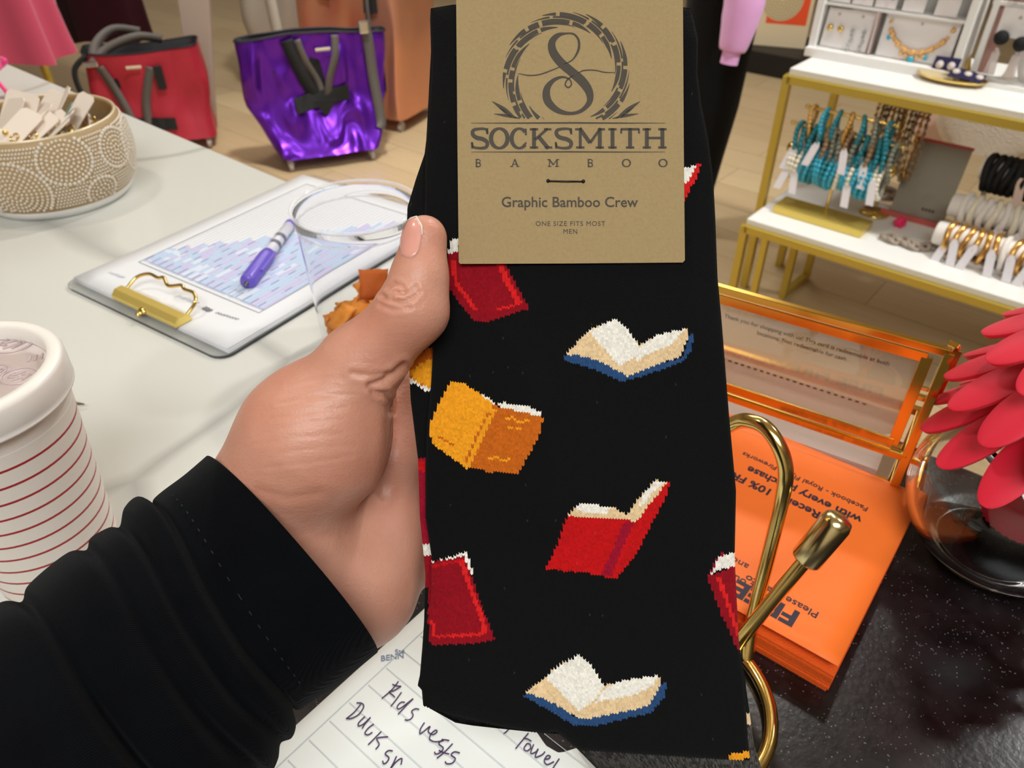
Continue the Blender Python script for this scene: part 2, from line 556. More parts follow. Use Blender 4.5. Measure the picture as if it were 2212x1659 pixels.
MOTIF = [   # knitted picture, later entries on top
    # claret book under the card
    (WH, [(975, 513), (992, 513), (992, 556), (966, 552)]), (DR, [(966, 548), (992, 540), (1080, 540), (1096, 577), (1143, 665), (1045, 695), (1025, 692), (990, 650), (969, 617)]),
    (BR, line_poly([(978, 560), (985, 610), (1028, 668)], 9)), (BR, line_poly([(1076, 560), (1092, 600), (1122, 655)], 12)), (BR, line_poly([(1122, 655), (1072, 668)], 5)),
    # red tip at the card's right
    (WH, [(1470, 372), (1478, 362), (1508, 355), (1480, 402), (1470, 406)]), (BR, [(1470, 400), (1488, 388), (1506, 354), (1513, 352), (1508, 377), (1492, 404), (1478, 432), (1470, 436)]),
    # white open book, upper
    (BL, [(1215, 768), (1248, 748), (1330, 796), (1366, 800), (1474, 770), (1492, 716), (1499, 720), (1492, 758), (1474, 780), (1386, 812), (1342, 822), (1285, 797), (1221, 777)]),
    (CR, [(1222, 764), (1248, 736), (1278, 708), (1326, 688), (1353, 705), (1380, 744), (1420, 722), (1481, 708), (1490, 718), (1470, 768), (1392, 796), (1356, 812), (1336, 800), (1290, 776), (1248, 766)]),
    (WH, [(1272, 714), (1326, 687), (1353, 705), (1378, 744), (1372, 768), (1338, 790), (1305, 752)]), (WH, [(1376, 750), (1420, 722), (1481, 708), (1450, 742), (1400, 762), (1372, 780)]),
    # orange book
    (WH, [(990, 822), (1000, 826), (1064, 864), (1068, 874), (1040, 868)]), (WH, [(1070, 872), (1090, 868), (1140, 876), (1170, 890), (1172, 900), (1100, 886)]),
    (YE, [(976, 820), (1000, 826), (1040, 850), (1064, 872), (1060, 900), (1008, 1010), (968, 982), (931, 955), (929, 914), (948, 868)]),
    (OR_, [(1066, 874), (1100, 882), (1174, 900), (1164, 940), (1140, 985), (1118, 1023), (1060, 1018), (1008, 1008), (1040, 940)]),
    (OR_, line_poly([(1058, 884), (1030, 940), (1004, 1000)], 5)), (YE, line_poly([(1070, 880), (1042, 936), (1012, 1006)], 8)), (OR_, line_poly([(946, 942), (980, 960)], 4)),
    (YE, line_poly([(1090, 905), (1108, 900), (1122, 912), (1142, 906)], 4)), (YE, line_poly([(1096, 920), (1112, 926), (1134, 922)], 4)), (YE, line_poly([(1056, 990), (1074, 986), (1086, 994), (1100, 990)], 4)),
    # red open book
    (RD, [(1225, 1112), (1352, 1120), (1376, 1120), (1395, 1072), (1437, 1045), (1447, 1034), (1440, 1070), (1402, 1140), (1378, 1190), (1330, 1250), (1272, 1237), (1178, 1228), (1204, 1175)]),
    (CR, [(1227, 1113), (1240, 1094), (1254, 1088), (1294, 1090), (1330, 1096), (1354, 1112), (1377, 1078), (1395, 1058), (1418, 1034), (1440, 1042), (1418, 1070), (1400, 1090), (1375, 1126), (1352, 1121), (1300, 1120)]),
    (WH, [(1240, 1096), (1254, 1088), (1294, 1090), (1320, 1094), (1312, 1106), (1260, 1104)]), (WH, [(1395, 1058), (1418, 1036), (1434, 1040), (1410, 1062), (1392, 1086), (1378, 1092)]),
    (MG, [(1348, 1124), (1372, 1124), (1340, 1190), (1322, 1242), (1298, 1240), (1326, 1180)]),
    # claret book, lower left
    (WH, [(930, 1212), (970, 1202), (1008, 1190), (1014, 1206), (1022, 1238), (1014, 1240), (1000, 1204), (930, 1218)]),
    (DR, [(925, 1214), (1002, 1200), (1016, 1236), (1042, 1310), (1069, 1380), (1030, 1388), (929, 1392), (922, 1300)]),
    (BR, line_poly([(996, 1208), (1014, 1262), (1040, 1330), (1048, 1366)], 10)), (RD, line_poly([(932, 1222), (998, 1208)], 6)), (BR, line_poly([(938, 1374), (1046, 1368)], 5)), (BR, line_poly([(934, 1340), (940, 1376)], 7)),
    (DR, [(944, 1232), (990, 1220), (1026, 1330), (1032, 1358), (948, 1364)]),
    # white open book, lower
    (BL, [(1128, 1500), (1170, 1490), (1238, 1546), (1300, 1545), (1400, 1524), (1424, 1478), (1440, 1472), (1436, 1503), (1406, 1538), (1294, 1565), (1243, 1567), (1175, 1528)]),
    (CR, [(1138, 1494), (1167, 1470), (1200, 1440), (1249, 1414), (1279, 1436), (1305, 1480), (1345, 1468), (1421, 1458), (1430, 1474), (1400, 1524), (1330, 1540), (1268, 1552), (1246, 1548), (1200, 1520), (1168, 1506)]),
    (WH, [(1180, 1462), (1206, 1438), (1249, 1413), (1279, 1436), (1304, 1480), (1290, 1504), (1250, 1535), (1220, 1504)]), (WH, [(1306, 1484), (1345, 1468), (1421, 1458), (1414, 1478), (1370, 1500), (1300, 1512), (1284, 1520)]),
    # claret book wrapping the right edge
    (MG, [(1548, 1206), (1561, 1189), (1566, 1196), (1540, 1240), (1527, 1246)]), (DR, [(1527, 1244), (1560, 1232), (1600, 1214), (1610, 1412), (1592, 1400), (1560, 1330)]), (BR, line_poly([(1552, 1246), (1568, 1290), (1596, 1372)], 9)),
    (WH, [(1536, 1238), (1552, 1204), (1566, 1196), (1600, 1190), (1600, 1216), (1560, 1228)]),
    # yellow crumb at the heel
    (YE, [(1570, 1640), (1574, 1628), (1600, 1624), (1614, 1622), (1622, 1634), (1600, 1640)]),
]
MOTIF_BACK = [
    (OR_, [(870, 762), (960, 745), (960, 850), (926, 838), (888, 826), (870, 800)]), (YE, [(886, 800), (910, 780), (960, 770), (960, 850), (926, 836), (890, 816)]), (WH, line_poly([(884, 818), (912, 834), (940, 846)], 7)),
    (MG, [(896, 990), (960, 988), (960, 1180), (912, 1176)]), (RD, [(902, 992), (915, 992), (915, 1018), (905, 1014)]), (WH, [(912, 1172), (960, 1170), (960, 1200), (916, 1198)]), (DR, [(914, 1196), (960, 1196), (960, 1400), (926, 1300), (919, 1240)]),
    (RD, [(1600, 1300), (1660, 1300), (1660, 1400), (1605, 1390)]), (CR, [(1608, 1540), (1640, 1536), (1640, 1560), (1612, 1566)]),
]


def knit(name, left, right, y0, bot, d0, th, motif, base, parent, sx=6.4, sy=5.0, heel=None, wob=0.0, seed=1):
    rng = np.random.default_rng(seed)
    ncol = int(700 / sx)
    nh = ncol * 2
    y1max = max(b[1] for b in bot)
    nrow = int((y1max - y0) / sy)
    s = np.arange(nh + 1) / nh
    yb = interp(bot, s)
    t = (np.arange(nrow + 1) / nrow)[:, None]
    top = y0 + 10 * np.abs(2 * s - 1) ** 8
    Y = top[None, :] * (1 - t) + yb[None, :] * t
    L_, R_ = interp(left, Y), interp(right, Y)
    X = L_ + (R_ - L_) * s[None, :]
    odd = (np.arange(nh + 1) % 2)[None, :]
    inner = ((s > 0) & (s < 1))[None, :]
    Yz = Y + np.where(odd == 1, sy * .62, 0.0) * inner
    u = 2 * s - 1
    bulge = th * np.sqrt(np.clip(1 - np.abs(u) ** 5, 0, 1))[None, :]
    endt = np.clip(np.minimum(t * nrow / 6, (1 - t) * nrow / 6), 0, 1)
    bulge = bulge * (.25 + .75 * np.sqrt(endt))
    wr = wob * (np.sin(X / 61 + Y / 140 + seed) * .5 + np.sin(X / 150 - Y / 93 + 1.3 * seed) + .4 * np.sin(Y / 37 + X / 90))
    edge = np.clip((1 - np.abs(u)) * 6, 0, 1)[None, :]
    Df = d0 - bulge + wr * edge - np.where(odd == 1, -.00012, .00012) * inner
    P = CAM + (AF + ((X - CX) / F)[..., None] * AR + ((CY - Yz) / F)[..., None] * AU) * Df[..., None]
    # colours, one per stitch
    ci = np.arange(nh) // 2
    xc = (X[:-1, :-1] + X[:-1, 1:] + X[1:, :-1] + X[1:, 1:]) / 4
    yc = (Y[:-1, :-1] + Y[:-1, 1:] + Y[1:, :-1] + Y[1:, 1:]) / 4
    xs = np.repeat((xc[:, 0::2] + xc[:, 1::2]) / 2, 2, axis=1)
    ys = np.repeat((yc[:, 0::2] + yc[:, 1::2]) / 2, 2, axis=1)
    C = np.zeros(xs.shape + (3,)); C[:] = lin(base)[:3]
    if heel is not None:
        hm = poly_in(xs, ys, heel)
        mix = rng.random(xs.shape)[..., None] * .55
        C[hm] = (np.array(lin((36, 34, 32))[:3]) * (1 - mix) + np.array(lin((112, 106, 100))[:3]) * mix)[hm]
    for col, poly in motif:
        C[poly_in(xs, ys, poly)] = lin(col)[:3]
    g = 1 + .22 * (np.repeat(rng.random((xs.shape[0], ncol)), 2, axis=1) - .5) + .16 * (rng.random(xs.shape) - .5)
    C = C * g[..., None]
    fleck = rng.random(xs.shape) > .9994
    C[fleck] += .02
    nr, nc = nrow + 1, nh + 1
    vs = P.reshape(-1, 3)
    i, j = np.meshgrid(np.arange(nrow), np.arange(nh), indexing='ij')
    a = (i * nc + j).ravel()
    faces = np.stack([a, a + nc, a + nc + 1, a + 1], 1)
    cols = C.reshape(-1, 3)
    # back of the tube, coarse columns, same rows
    nb = 13
    sb = np.linspace(1, 0, nb)
    ub = 2 * sb - 1
    Yb = Y[:, ::-1][:, np.linspace(0, nh, nb).astype(int)]
    Lb, Rb = interp(left, Yb), interp(right, Yb)
    Xb = Lb + (Rb - Lb) * sb[None, :]
    wb = wob * (np.sin(Xb / 61 + Yb / 140 + seed) * .5 + np.sin(Xb / 150 - Yb / 93 + 1.3 * seed) + .4 * np.sin(Yb / 37 + Xb / 90))
    Db = d0 + th * np.sqrt(np.clip(1 - np.abs(ub) ** 5, 0, 1))[None, :] * (.25 + .75 * np.sqrt(endt)) + wb * np.clip((1 - np.abs(ub)) * 6, 0, 1)[None, :]
    Pb = CAM + (AF + ((Xb - CX) / F)[..., None] * AR + ((CY - Yb) / F)[..., None] * AU) * Db[..., None]
    o = len(vs)
    vs = np.concatenate([vs, Pb.reshape(-1, 3)])
    i, j = np.meshgrid(np.arange(nrow), np.arange(nb - 1), indexing='ij')
    a = (o + i * nb + j).ravel()
    fb = np.stack([a, a + nb, a + nb + 1, a + 1], 1)
    faces = np.concatenate([faces, fb])
    cols = np.concatenate([cols, np.tile(np.array(lin(base)[:3]), (len(fb), 1))])
    me = bpy.data.meshes.new(name)
    org = np.array(parent_origin(parent))
    me.from_pydata((vs - org).tolist(), [], faces.tolist())
    at = me.color_attributes.new('knit', 'FLOAT_COLOR', 'CORNER')
    c4 = np.ones((len(faces) * 4, 4), np.float32)
    c4[:, :3] = np.repeat(cols, 4, axis=0)
    at.data.foreach_set('color', c4.ravel())
    me.materials.append(mat('cotton knit', BK, .92, attr='knit', sheen=.05, spec=.15, bump=(1400, .5, .0006)))
    me.polygons.foreach_set('use_smooth', [True] * len(faces))
    me.update()
    ob = bpy.data.objects.new(name, me)
    SC.collection.objects.link(ob)
    ob.parent = parent
    return ob


sock_org = at_d(1260, 1640, D_S)
socks = thing('sock_pair', 'black pair of crew socks with knitted open books held up by the hand', 'socks', sock_org)
knit('front_sock', FL, FR, 8, BOT, D_S, .0024, MOTIF, BK, socks, wob=.0006)
BLF = [(14, 936), (300, 921), (333, 917), (385, 899), (448, 880), (600, 876), (776, 883), (864, 887), (992, 903), (1117, 907), (1176, 913), (1241, 919), (1342, 916), (1523, 918), (1560, 985), (1575, 1120), (1582, 1204), (1613, 1244), (1660, 1290), (1700, 1330), (1780, 1440)]
BRT = [(14, 1480), (374, 1534), (598, 1545), (898, 1570), (1205, 1584), (1385, 1594), (1458, 1608), (1603, 1628), (1660, 1645), (1720, 1655), (1780, 1640)]
BLF = [(y, x) for y, x in BLF]
knit('back_sock', BLF, BRT, 14, [(0, 1780), (1, 1780)], D_S + .0052, .0022, MOTIF_BACK, BK, socks, sx=7.5, sy=6.2,
     heel=[(1150, 1580), (1700, 1560), (1700, 1800), (1150, 1800)], wob=.0004, seed=3)

# header card: kraft board folded over the cuff, printing on its face
kraft = mat('kraft card', (166, 141, 96), .7, var=(900, (154, 130, 88), .25))
ink = mat('dark brown print', (56, 45, 27), .55, spec=.4)
DK = .2828
KX, KY = DK / F, DK / F
KM = frame(at_d(0, 0, DK), AR, AU, None)     # x right, y up, z towards the lens; 1 unit = 1 m


def kp(x, y):
    return (x * KX, -y * KY)


card = MB()
face = [(985, -46), (1475, -46), (1477, 300), (1479.5, 562), (1475, 567), (1235, 569), (994, 570), (991, 566), (988, 300)]
card.prism([kp(*q) for q in reversed(face)], -.0005, 0, 0, KM)
fold = []
for k in range(9):
    a = math.pi * k / 8
    fold.append((-46 - math.sin(a) * 26, -.0055 + .0055 * math.cos(a)))
rows = []
for off in (0, -.0005):
    rows.append([(yy, zz + (off if k < 4 else -off)) for k, (yy, zz) in enumerate(fold)])
outer = [[(985 * KX, -yy * KY, zz), (1475 * KX, -yy * KY, zz)] for yy, zz in fold]
outer += [[(985 * KX, -300 * KY, -.0112), (1475 * KX, -300 * KY, -.0112)]]
card.grid(outer, 0, True, KM)
tops = [(0, -.0005), ]
ZI = .00012


def stroke(pts, w, sp=6, closed=False, mat_i=1):
    if sp:
        q = spline([(*p, w[i] if hasattr(w, '__len__') else w) for i, p in enumerate(pts)], sp)
    else:
        q = [(*p, w[i] if hasattr(w, '__len__') else w) for i, p in enumerate(pts)]
    card.ribbon([kp(a[0], a[1]) for a in q], [a[2] * KX for a in q], ZI, mat_i, KM)


def poly(pts):
    card.add([(*kp(*p), ZI) for p in pts], [tuple(range(len(pts)))], 1, False, KM)


# wreath of bamboo canes
RC = (1223, 162)
def cane(a0, a1, r0, r1, w, nodes):
    n = 52
    seg = []
    for i in range(n + 1):
        t = i / n
        a = math.radians(a0 + (a1 - a0) * t)
        r = r0 + (r1 - r0) * t
        x, y = RC[0] + r * math.cos(a), RC[1] - r * math.sin(a)
        ww = w * min(1, 5 * t + .12, 5 * (1 - t) + .12)
        node = i in nodes
        if y > 257 or node:
            if len(seg) > 1:
                stroke([s_[:2] for s_ in seg], [s_[2] for s_ in seg], 0)
            seg = []
            if node and y <= 257:
                seg = []
            continue
        seg.append((x, y, ww))
    if len(seg) > 1:
        stroke([s_[:2] for s_ in seg], [s_[2] for s_ in seg], 0)
for k in range(9):
    a = -60 + k * 40
    cane(a, a + 92, 104, 138, 8.6, (11 + k * 7 % 9, 25 + k * 5 % 8, 38 + k * 3 % 7))
    cane(a + 20, a + 104, 105, 136, 3.6, (17 + k * 5 % 9, 34 + k * 7 % 8))
# monogram in the ring
z7 = lambda x, y: (880 + x / 2.676, y / 2.676)
S = [(905, 372, 2), (955, 345, 3), (988, 290, 5), (990, 235, 5), (962, 198, 4), (915, 194, 4), (868, 206, 10), (836, 245, 15), (842, 300, 18), (885, 360, 19), (945, 412, 19), (1010, 470, 20), (1050, 530, 17), (1052, 590, 12), (1005, 640, 8),
     (940, 656, 7), (868, 638, 12), (812, 585, 17), (805, 520, 15), (838, 470, 9), (890, 446, 5), (935, 458, 3), (948, 488, 3), (930, 506, 3), (912, 490, 3), (924, 462, 3), (960, 436, 3)]
stroke([z7(a, b) for a, b, _ in S], [w for *_, w in S], 8)
stroke([z7(*q) for q in ((640, 425), (700, 436), (760, 432), (820, 412), (880, 388))], [1.2, 2.4, 2.6, 2.6, 2], 6)
stroke([z7(*q) for q in ((985, 424), (1020, 408), (1080, 406), (1140, 418), (1200, 420))], [2, 2.6, 2.4, 2.2, 1.2], 6)
for sgn in (-1, 1):
    for dx0, dy0, dx1, dy1, w in ((-108, 256, -160, 219, 9), (-100, 256, -156, 246, 6), (-118, 254, -146, 232, 5)):
        x0, x1 = 1223 + sgn * -dx0, 1223 + sgn * -dx1
        stroke([(x0, dy0), ((x0 + x1) / 2, (dy0 + dy1) / 2 - 1), (x1, dy1)], [1.5, w, .8], 6)
for y, w in ((266, 3.4), (328.5, 2.8)):
    stroke([(1018, y), (1120, y), (1230, y - .5), (1340, y), (1437, y)], [.8, w * .8, w, w * .8, .8], 0)


# slab-serif capitals
def letter(ch, x, y, w, h, st, sf):
    """x,y top-left in photo pixels, st stem width, sf serif length"""
    def ln(pts, ww=st, sp=0):
        stroke([(x + a * w, y + b * h) for a, b in pts], ww, sp)
    def serif(a, b, ww=1.0):
        cx, yy = x + a * w, y + b * h
        yy += st * .28 if b < .5 else -st * .28
        stroke([(cx - sf * ww, yy), (cx + sf * ww, yy)], st * .55, 0)
    if ch == 'S':
        ln([(.93, .26), (.86, .06), (.5, .03), (.13, .1), (.09, .3), (.3, .46), (.68, .54), (.93, .7), (.86, .93), (.5, .98), (.12, .92), (.05, .72)], [st * .5, st * .6, st * .65, st * .85, st, st * 1.05, st * 1.05, st, st * .85, st * .65, st * .6, st * .5], 6)
        ln([(.93, .0), (.95, .3)], st * .5); ln([(.04, .68), (.06, 1.0)], st * .5)
    elif ch == 'O':
        n = 24
        ln([(.5 + .46 * math.cos(2 * math.pi * i / n), .5 - .48 * math.sin(2 * math.pi * i / n)) for i in range(n + 1)], [st * (.62 + .5 * abs(math.cos(2 * math.pi * i / n))) for i in range(n + 1)])
    elif ch == 'C':
        n = 20
        A = [math.radians(40 + 280 * i / n) for i in range(n + 1)]
        ln([(.52 + .46 * math.cos(a), .5 - .48 * math.sin(a)) for a in A], [st * (.55 + .5 * abs(math.cos(a))) for a in A])
        ln([(.9, .02), (.92, .34)], st * .5); ln([(.86, .8), (.92, .7)], st * .5)
    elif ch == 'K':
        ln([(.17, 0), (.17, 1)]); serif(.17, 0); serif(.17, 1)
        ln([(.84, .02), (.2, .58)], st * .7); ln([(.4, .42), (.88, 1)]); serif(.84, 0, .9); serif(.88, 1, .9)
    elif ch == 'M':
        ln([(.13, 0), (.13, 1)], st * .75); ln([(.87, 0), (.87, 1)]); ln([(.1, .0), (.5, .72)]); ln([(.9, 0), (.5, .72)], st * .7)
        serif(.13, 1); serif(.87, 1); serif(.06, 0, .8); serif(.94, 0, .8)
    elif ch == 'I':
        ln([(.5, 0), (.5, 1)]); serif(.5, 0); serif(.5, 1)
    elif ch == 'T':
        ln([(.5, 0), (.5, 1)]); serif(.5, 1); ln([(.03, .05), (.97, .05)], st * .6); ln([(.05, .03), (.04, .26)], st * .5); ln([(.95, .03), (.96, .26)], st * .5)
    elif ch == 'H':
        for a in (.15, .85):
            ln([(a, 0), (a, 1)]); serif(a, 0); serif(a, 1)
        ln([(.15, .48), (.85, .48)], st * .6)
    elif ch == 'A':
        ln([(.5, 0), (.12, 1)], st * .65); ln([(.5, 0), (.88, 1)]); ln([(.24, .66), (.76, .66)], st * .55); serif(.1, 1, .8); serif(.9, 1, .8)
    elif ch == 'B':
        ln([(.2, 0), (.2, 1)]); ln([(.1, .03), (.6, .03), (.82, .14), (.82, .36), (.6, .48), (.2, .48)], st * .7); ln([(.55, .48), (.85, .6), (.86, .86), (.62, .97), (.1, .97)], st * .8)


spans = [('S', 1018, 37), ('O', 1059, 39), ('C', 1103, 36), ('K', 1146, 44), ('S', 1199, 37), ('M', 1246, 57), ('I', 1312, 22), ('T', 1340, 42), ('H', 1390, 48)]
for ch, x, w in spans:
    letter(ch, x, 277, w, 44, 8.4, 9)
for ch, xc_, w in (('B', 1033, 13), ('A', 1112, 17), ('M', 1195, 22), ('B', 1275, 13), ('O', 1353, 18), ('O', 1432, 18)):
    letter(ch, xc_ - w / 2, 344, w, 16.5, 3.1, 4)
TM = lambda x, y: KM @ Matrix.Translation((x * KX, -y * KY, ZI))
card.text('Graphic Bamboo Crew', 22.5 * KY, TM(1230, 447), 1, 'CENTER', bold=.016, space=1.0)
card.text('ONE SIZE FITS MOST', 10.5 * KY, TM(1232, 488), 1, 'CENTER', bold=0, space=1.13)
card.text('MEN', 10.5 * KY, TM(1232, 505), 1, 'CENTER', bold=0, space=1.13)
cd = card.build('header_card', [kraft, ink], socks)
cd['label'] = 'tan kraft header card with brown printing'
tie = MB()
tie.tube([at_d(1184, 391, DK + .002), at_d(1184, 391, DK - .0004), at_d(1222, 391.5, DK - .0007), at_d(1260, 392, DK - .0004), at_d(1260, 392, DK + .002)], .00028, 8)
for x, y in ((1184, 390.5), (1260, 391.5)):
    tie.ball(at_d(x, y, DK - .0003), .0007, 10)
tie.build('card_tie', black_p, socks)

# ------------------------------------------------------------------ the person: left hand, forearm and black sleeve
def cc(x, y, d):
    return np.array([(x - CX) / F * d, (CY - y) / F * d, d])


HR = .29 / F


def capsule(Pg, a, b, ra, rb, sz=1.0):
    k = np.array([1, 1, sz])
    a, b = a * k, b * k
    ba = b - a
    L2 = ba.dot(ba) + 1e-12
    dx, dy, dz = Pg[0] - a[0], Pg[1] - a[1], Pg[2] * sz - a[2]
    t = np.clip((dx * ba[0] + dy * ba[1] + dz * ba[2]) / L2, 0, 1)
    d = np.sqrt((dx - t * ba[0]) ** 2 + (dy - t * ba[1]) ** 2 + (dz - t * ba[2]) ** 2)
    return d - (ra + (rb - ra) * t)


def smin(a, b, k):
    h = np.clip(.5 + .5 * (b - a) / k, 0, 1)
    return b * (1 - h) + a * h - k * h * (1 - h)


# (x, y, depth, radius in px) pairs, flattening in depth, blend
BONES = [
    ((250, 1500, .300, 150), (560, 1200, .302, 160), 1.25, .010),
    ((565, 1095, .301, 140), (682, 945, .292, 158), 1.0, .016),       # base of the thumb
    ((630, 1190, .312, 150), (760, 1260, .322, 145), 1.1, .022),      # heel of the palm
    ((682, 945, .292, 150), (776, 792, .283, 84), 1.0, .010),         # first metacarpal
    ((776, 792, .283, 83), (893, 670, .2738, 66), 1.0, .006),         # proximal phalanx
    ((893, 670, .2738, 67), (906, 600, .2730, 56), 1.0, .006),
    ((906, 600, .2730, 55), (917, 514, .2740, 46), 1.0, .004),        # thumb tip
    ((760, 1260, .322, 142), (800, 1180, .330, 120), 1.0, .014),      # little-finger edge
    ((800, 1100, .330, 110), (885, 960, .334, 78), 1.0, .010),        # palm to index knuckle
    ((845, 985, .326, 74), (894, 846, .337, 62), 1.0, .006),          # web below the thumb
    ((800, 1200, .332, 110), (900, 1130, .336, 80), 1.0, .014),
]
FINGERS = [
    [(895, 930, .336, 60), (1060, 850, .330, 52), (1185, 828, .3115, 46), (1262, 835, .3052, 40)],
    [(905, 1020, .338, 60), (1095, 965, .334, 53), (1235, 960, .3120, 47), (1322, 972, .3052, 41)],
    [(900, 1120, .338, 58), (1085, 1085, .334, 51), (1210, 1090, .3120, 45), (1288, 1105, .3052, 39)],
    [(880, 1220, .336, 54), (1020, 1205, .331, 45), (1120, 1212, .3110, 40), (1182, 1224, .3050, 34)],
]


def hand_sdf(Pg):
    f = None
    for a, b, sz, k in BONES:
        g = capsule(Pg, cc(*a[:3]), cc(*b[:3]), a[3] * HR, b[3] * HR, sz)
        f = g if f is None else smin(f, g, k)
    for fg in FINGERS:
        q = None
        for a, b in zip(fg[:-1], fg[1:]):
            g = capsule(Pg, cc(*a[:3]), cc(*b[:3]), a[3] * HR, b[3] * HR)
            q = g if q is None else smin(q, g, .003)
        f = smin(f, q, .006)
    return f


def surface_nets(f, org, h):
    """one continuous surface through the zero set of a sampled field"""
    nx, ny, nz = f.shape
    acc = np.zeros((nx - 1, ny - 1, nz - 1, 3), np.float32)
    cnt = np.zeros((nx - 1, ny - 1, nz - 1), np.float32)
    C = [(i, j, k) for i in (0, 1) for j in (0, 1) for k in (0, 1)]
    sl = lambda c: f[c[0]:nx - 1 + c[0], c[1]:ny - 1 + c[1], c[2]:nz - 1 + c[2]]
    for a in C:
        for ax in range(3):
            if a[ax]:
                continue
            b = list(a); b[ax] = 1
            fa, fb = sl(a), sl(b)
            m = (fa < 0) != (fb < 0)
            t = np.where(m, fa / np.where(m, fa - fb, 1), 0)
            for q in range(3):
                acc[..., q] += np.where(m, a[q] + (t if q == ax else 0), 0)
            cnt += m
    act = cnt > 0
    idx = np.full(act.shape, -1, np.int64)
    idx[act] = np.arange(act.sum())
    ii = np.argwhere(act)
    V = (ii + acc[act] / cnt[act][:, None]) * h + org
    faces = []
    for ax in range(3):
        o1, o2 = [(1, 2), (2, 0), (0, 1)][ax]
        s0 = [slice(None)] * 3; s1 = [slice(None)] * 3
        s0[ax] = slice(0, -1); s1[ax] = slice(1, None)
        fa, fb = f[tuple(s0)], f[tuple(s1)]
        m = (fa < 0) != (fb < 0)
        e = np.argwhere(m)
        ok = (e[:, o1] > 0) & (e[:, o2] > 0) & (e[:, o1] < f.shape[o1] - 1) & (e[:, o2] < f.shape[o2] - 1)
        e = e[ok]
        inside = fa[tuple(e.T)] < 0
        d1 = np.zeros(3, int); d1[o1] = 1
        d2 = np.zeros(3, int); d2[o2] = 1
        q = np.stack([idx[tuple((e - d1 - d2).T)], idx[tuple((e - d2).T)], idx[tuple(e.T)], idx[tuple((e - d1).T)]], 1)
        q[~inside] = q[~inside][:, ::-1]
        faces.append(q)
    return V, np.concatenate(faces)


h = .0008
lo, hi = np.array([-.185, -.19, .255]), np.array([.055, .075, .368])
n = ((hi - lo) / h).astype(int)
gx = [np.arange(n[i], dtype=np.float32) * h + lo[i] for i in range(3)]
Pg = np.meshgrid(*gx, indexing='ij')
Vh, Fh = surface_nets(hand_sdf(Pg).astype(np.float32), lo, h)
del Pg
# relax the vertices a little
nb_sum = np.zeros_like(Vh); nb_cnt = np.zeros(len(Vh))
for _ in range(4):
    nb_sum[:] = 0; nb_cnt[:] = 0
    for a in range(4):
        b = (a + 1) % 4
        np.add.at(nb_sum, Fh[:, a], Vh[Fh[:, b]]); np.add.at(nb_cnt, Fh[:, a], 1)
        np.add.at(nb_sum, Fh[:, b], Vh[Fh[:, a]]); np.add.at(nb_cnt, Fh[:, b], 1)
    Vh = Vh * .5 + .5 * nb_sum / nb_cnt[:, None]
# skin folds: (pixel polyline, width px, depth m)
pxx = Vh[:, 0] / Vh[:, 2] * F + CX
pyy = CY - Vh[:, 1] / Vh[:, 2] * F
e_ = 4e-4
Pv = [Vh[:, i] for i in range(3)]
Nh = np.stack([hand_sdf([Pv[j] + (e_ if j == i else 0) for j in range(3)]) - hand_sdf([Pv[j] - (e_ if j == i else 0) for j in range(3)]) for i in range(3)], 1)
Nh /= np.linalg.norm(Nh, axis=1)[:, None] + 1e-9
front = Nh[:, 2] < .15
FOLDS = [
    ([(826, 640), (846, 650), (868, 654), (890, 644), (904, 630)], 4.5, .0019), ([(838, 622), (852, 612), (868, 618), (876, 630)], 4, .0015), ([(822, 658), (848, 668), (884, 664)], 5, .0012), ([(862, 634), (884, 632), (900, 618)], 4, .0016), ([(846, 640), (858, 630), (872, 636)], 4, .0014),
    ([(800, 832), (830, 822), (852, 806), (872, 790)], 7, .0026), ([(806, 846), (832, 850), (846, 866), (846, 890)], 6, .0018), ([(760, 806), (800, 812), (836, 806)], 6, .0012),
    ([(620, 832), (700, 815), (760, 818)], 4, .00030), ([(600, 872), (680, 855), (770, 852)], 4, .00034), ([(585, 905), (670, 890), (750, 880)], 4, .00028), ([(600, 925), (680, 912), (740, 905)], 4, .0002), ([(550, 960), (640, 945), (740, 936)], 4, .00028), ([(570, 1010), (660, 1000), (760, 985)], 4, .00028), ([(600, 980), (690, 968), (770, 960)], 4, .0002),
    ([(838, 880), (844, 940), (838, 1010), (824, 1070)], 10, .0012), ([(560, 1060), (620, 1076), (690, 1066)], 9, .0005), ([(640, 1150), (700, 1160), (760, 1150)], 14, .0005),
]
for pl, w, dep in FOLDS:
    dist = np.full(len(Vh), 1e9)
    for (x0, y0), (x1, y1) in zip(pl[:-1], pl[1:]):
        L2 = (x1 - x0) ** 2 + (y1 - y0) ** 2
        t = np.clip(((pxx - x0) * (x1 - x0) + (pyy - y0) * (y1 - y0)) / L2, 0, 1)
        dist = np.minimum(dist, np.hypot(pxx - x0 - t * (x1 - x0), pyy - y0 - t * (y1 - y0)))
    am = dep * np.exp(-(dist / w) ** 2) - .35 * dep * np.exp(-((dist - 2.3 * w) / (1.2 * w)) ** 2)
    Vh -= Nh * (.55 * am * front)[:, None]


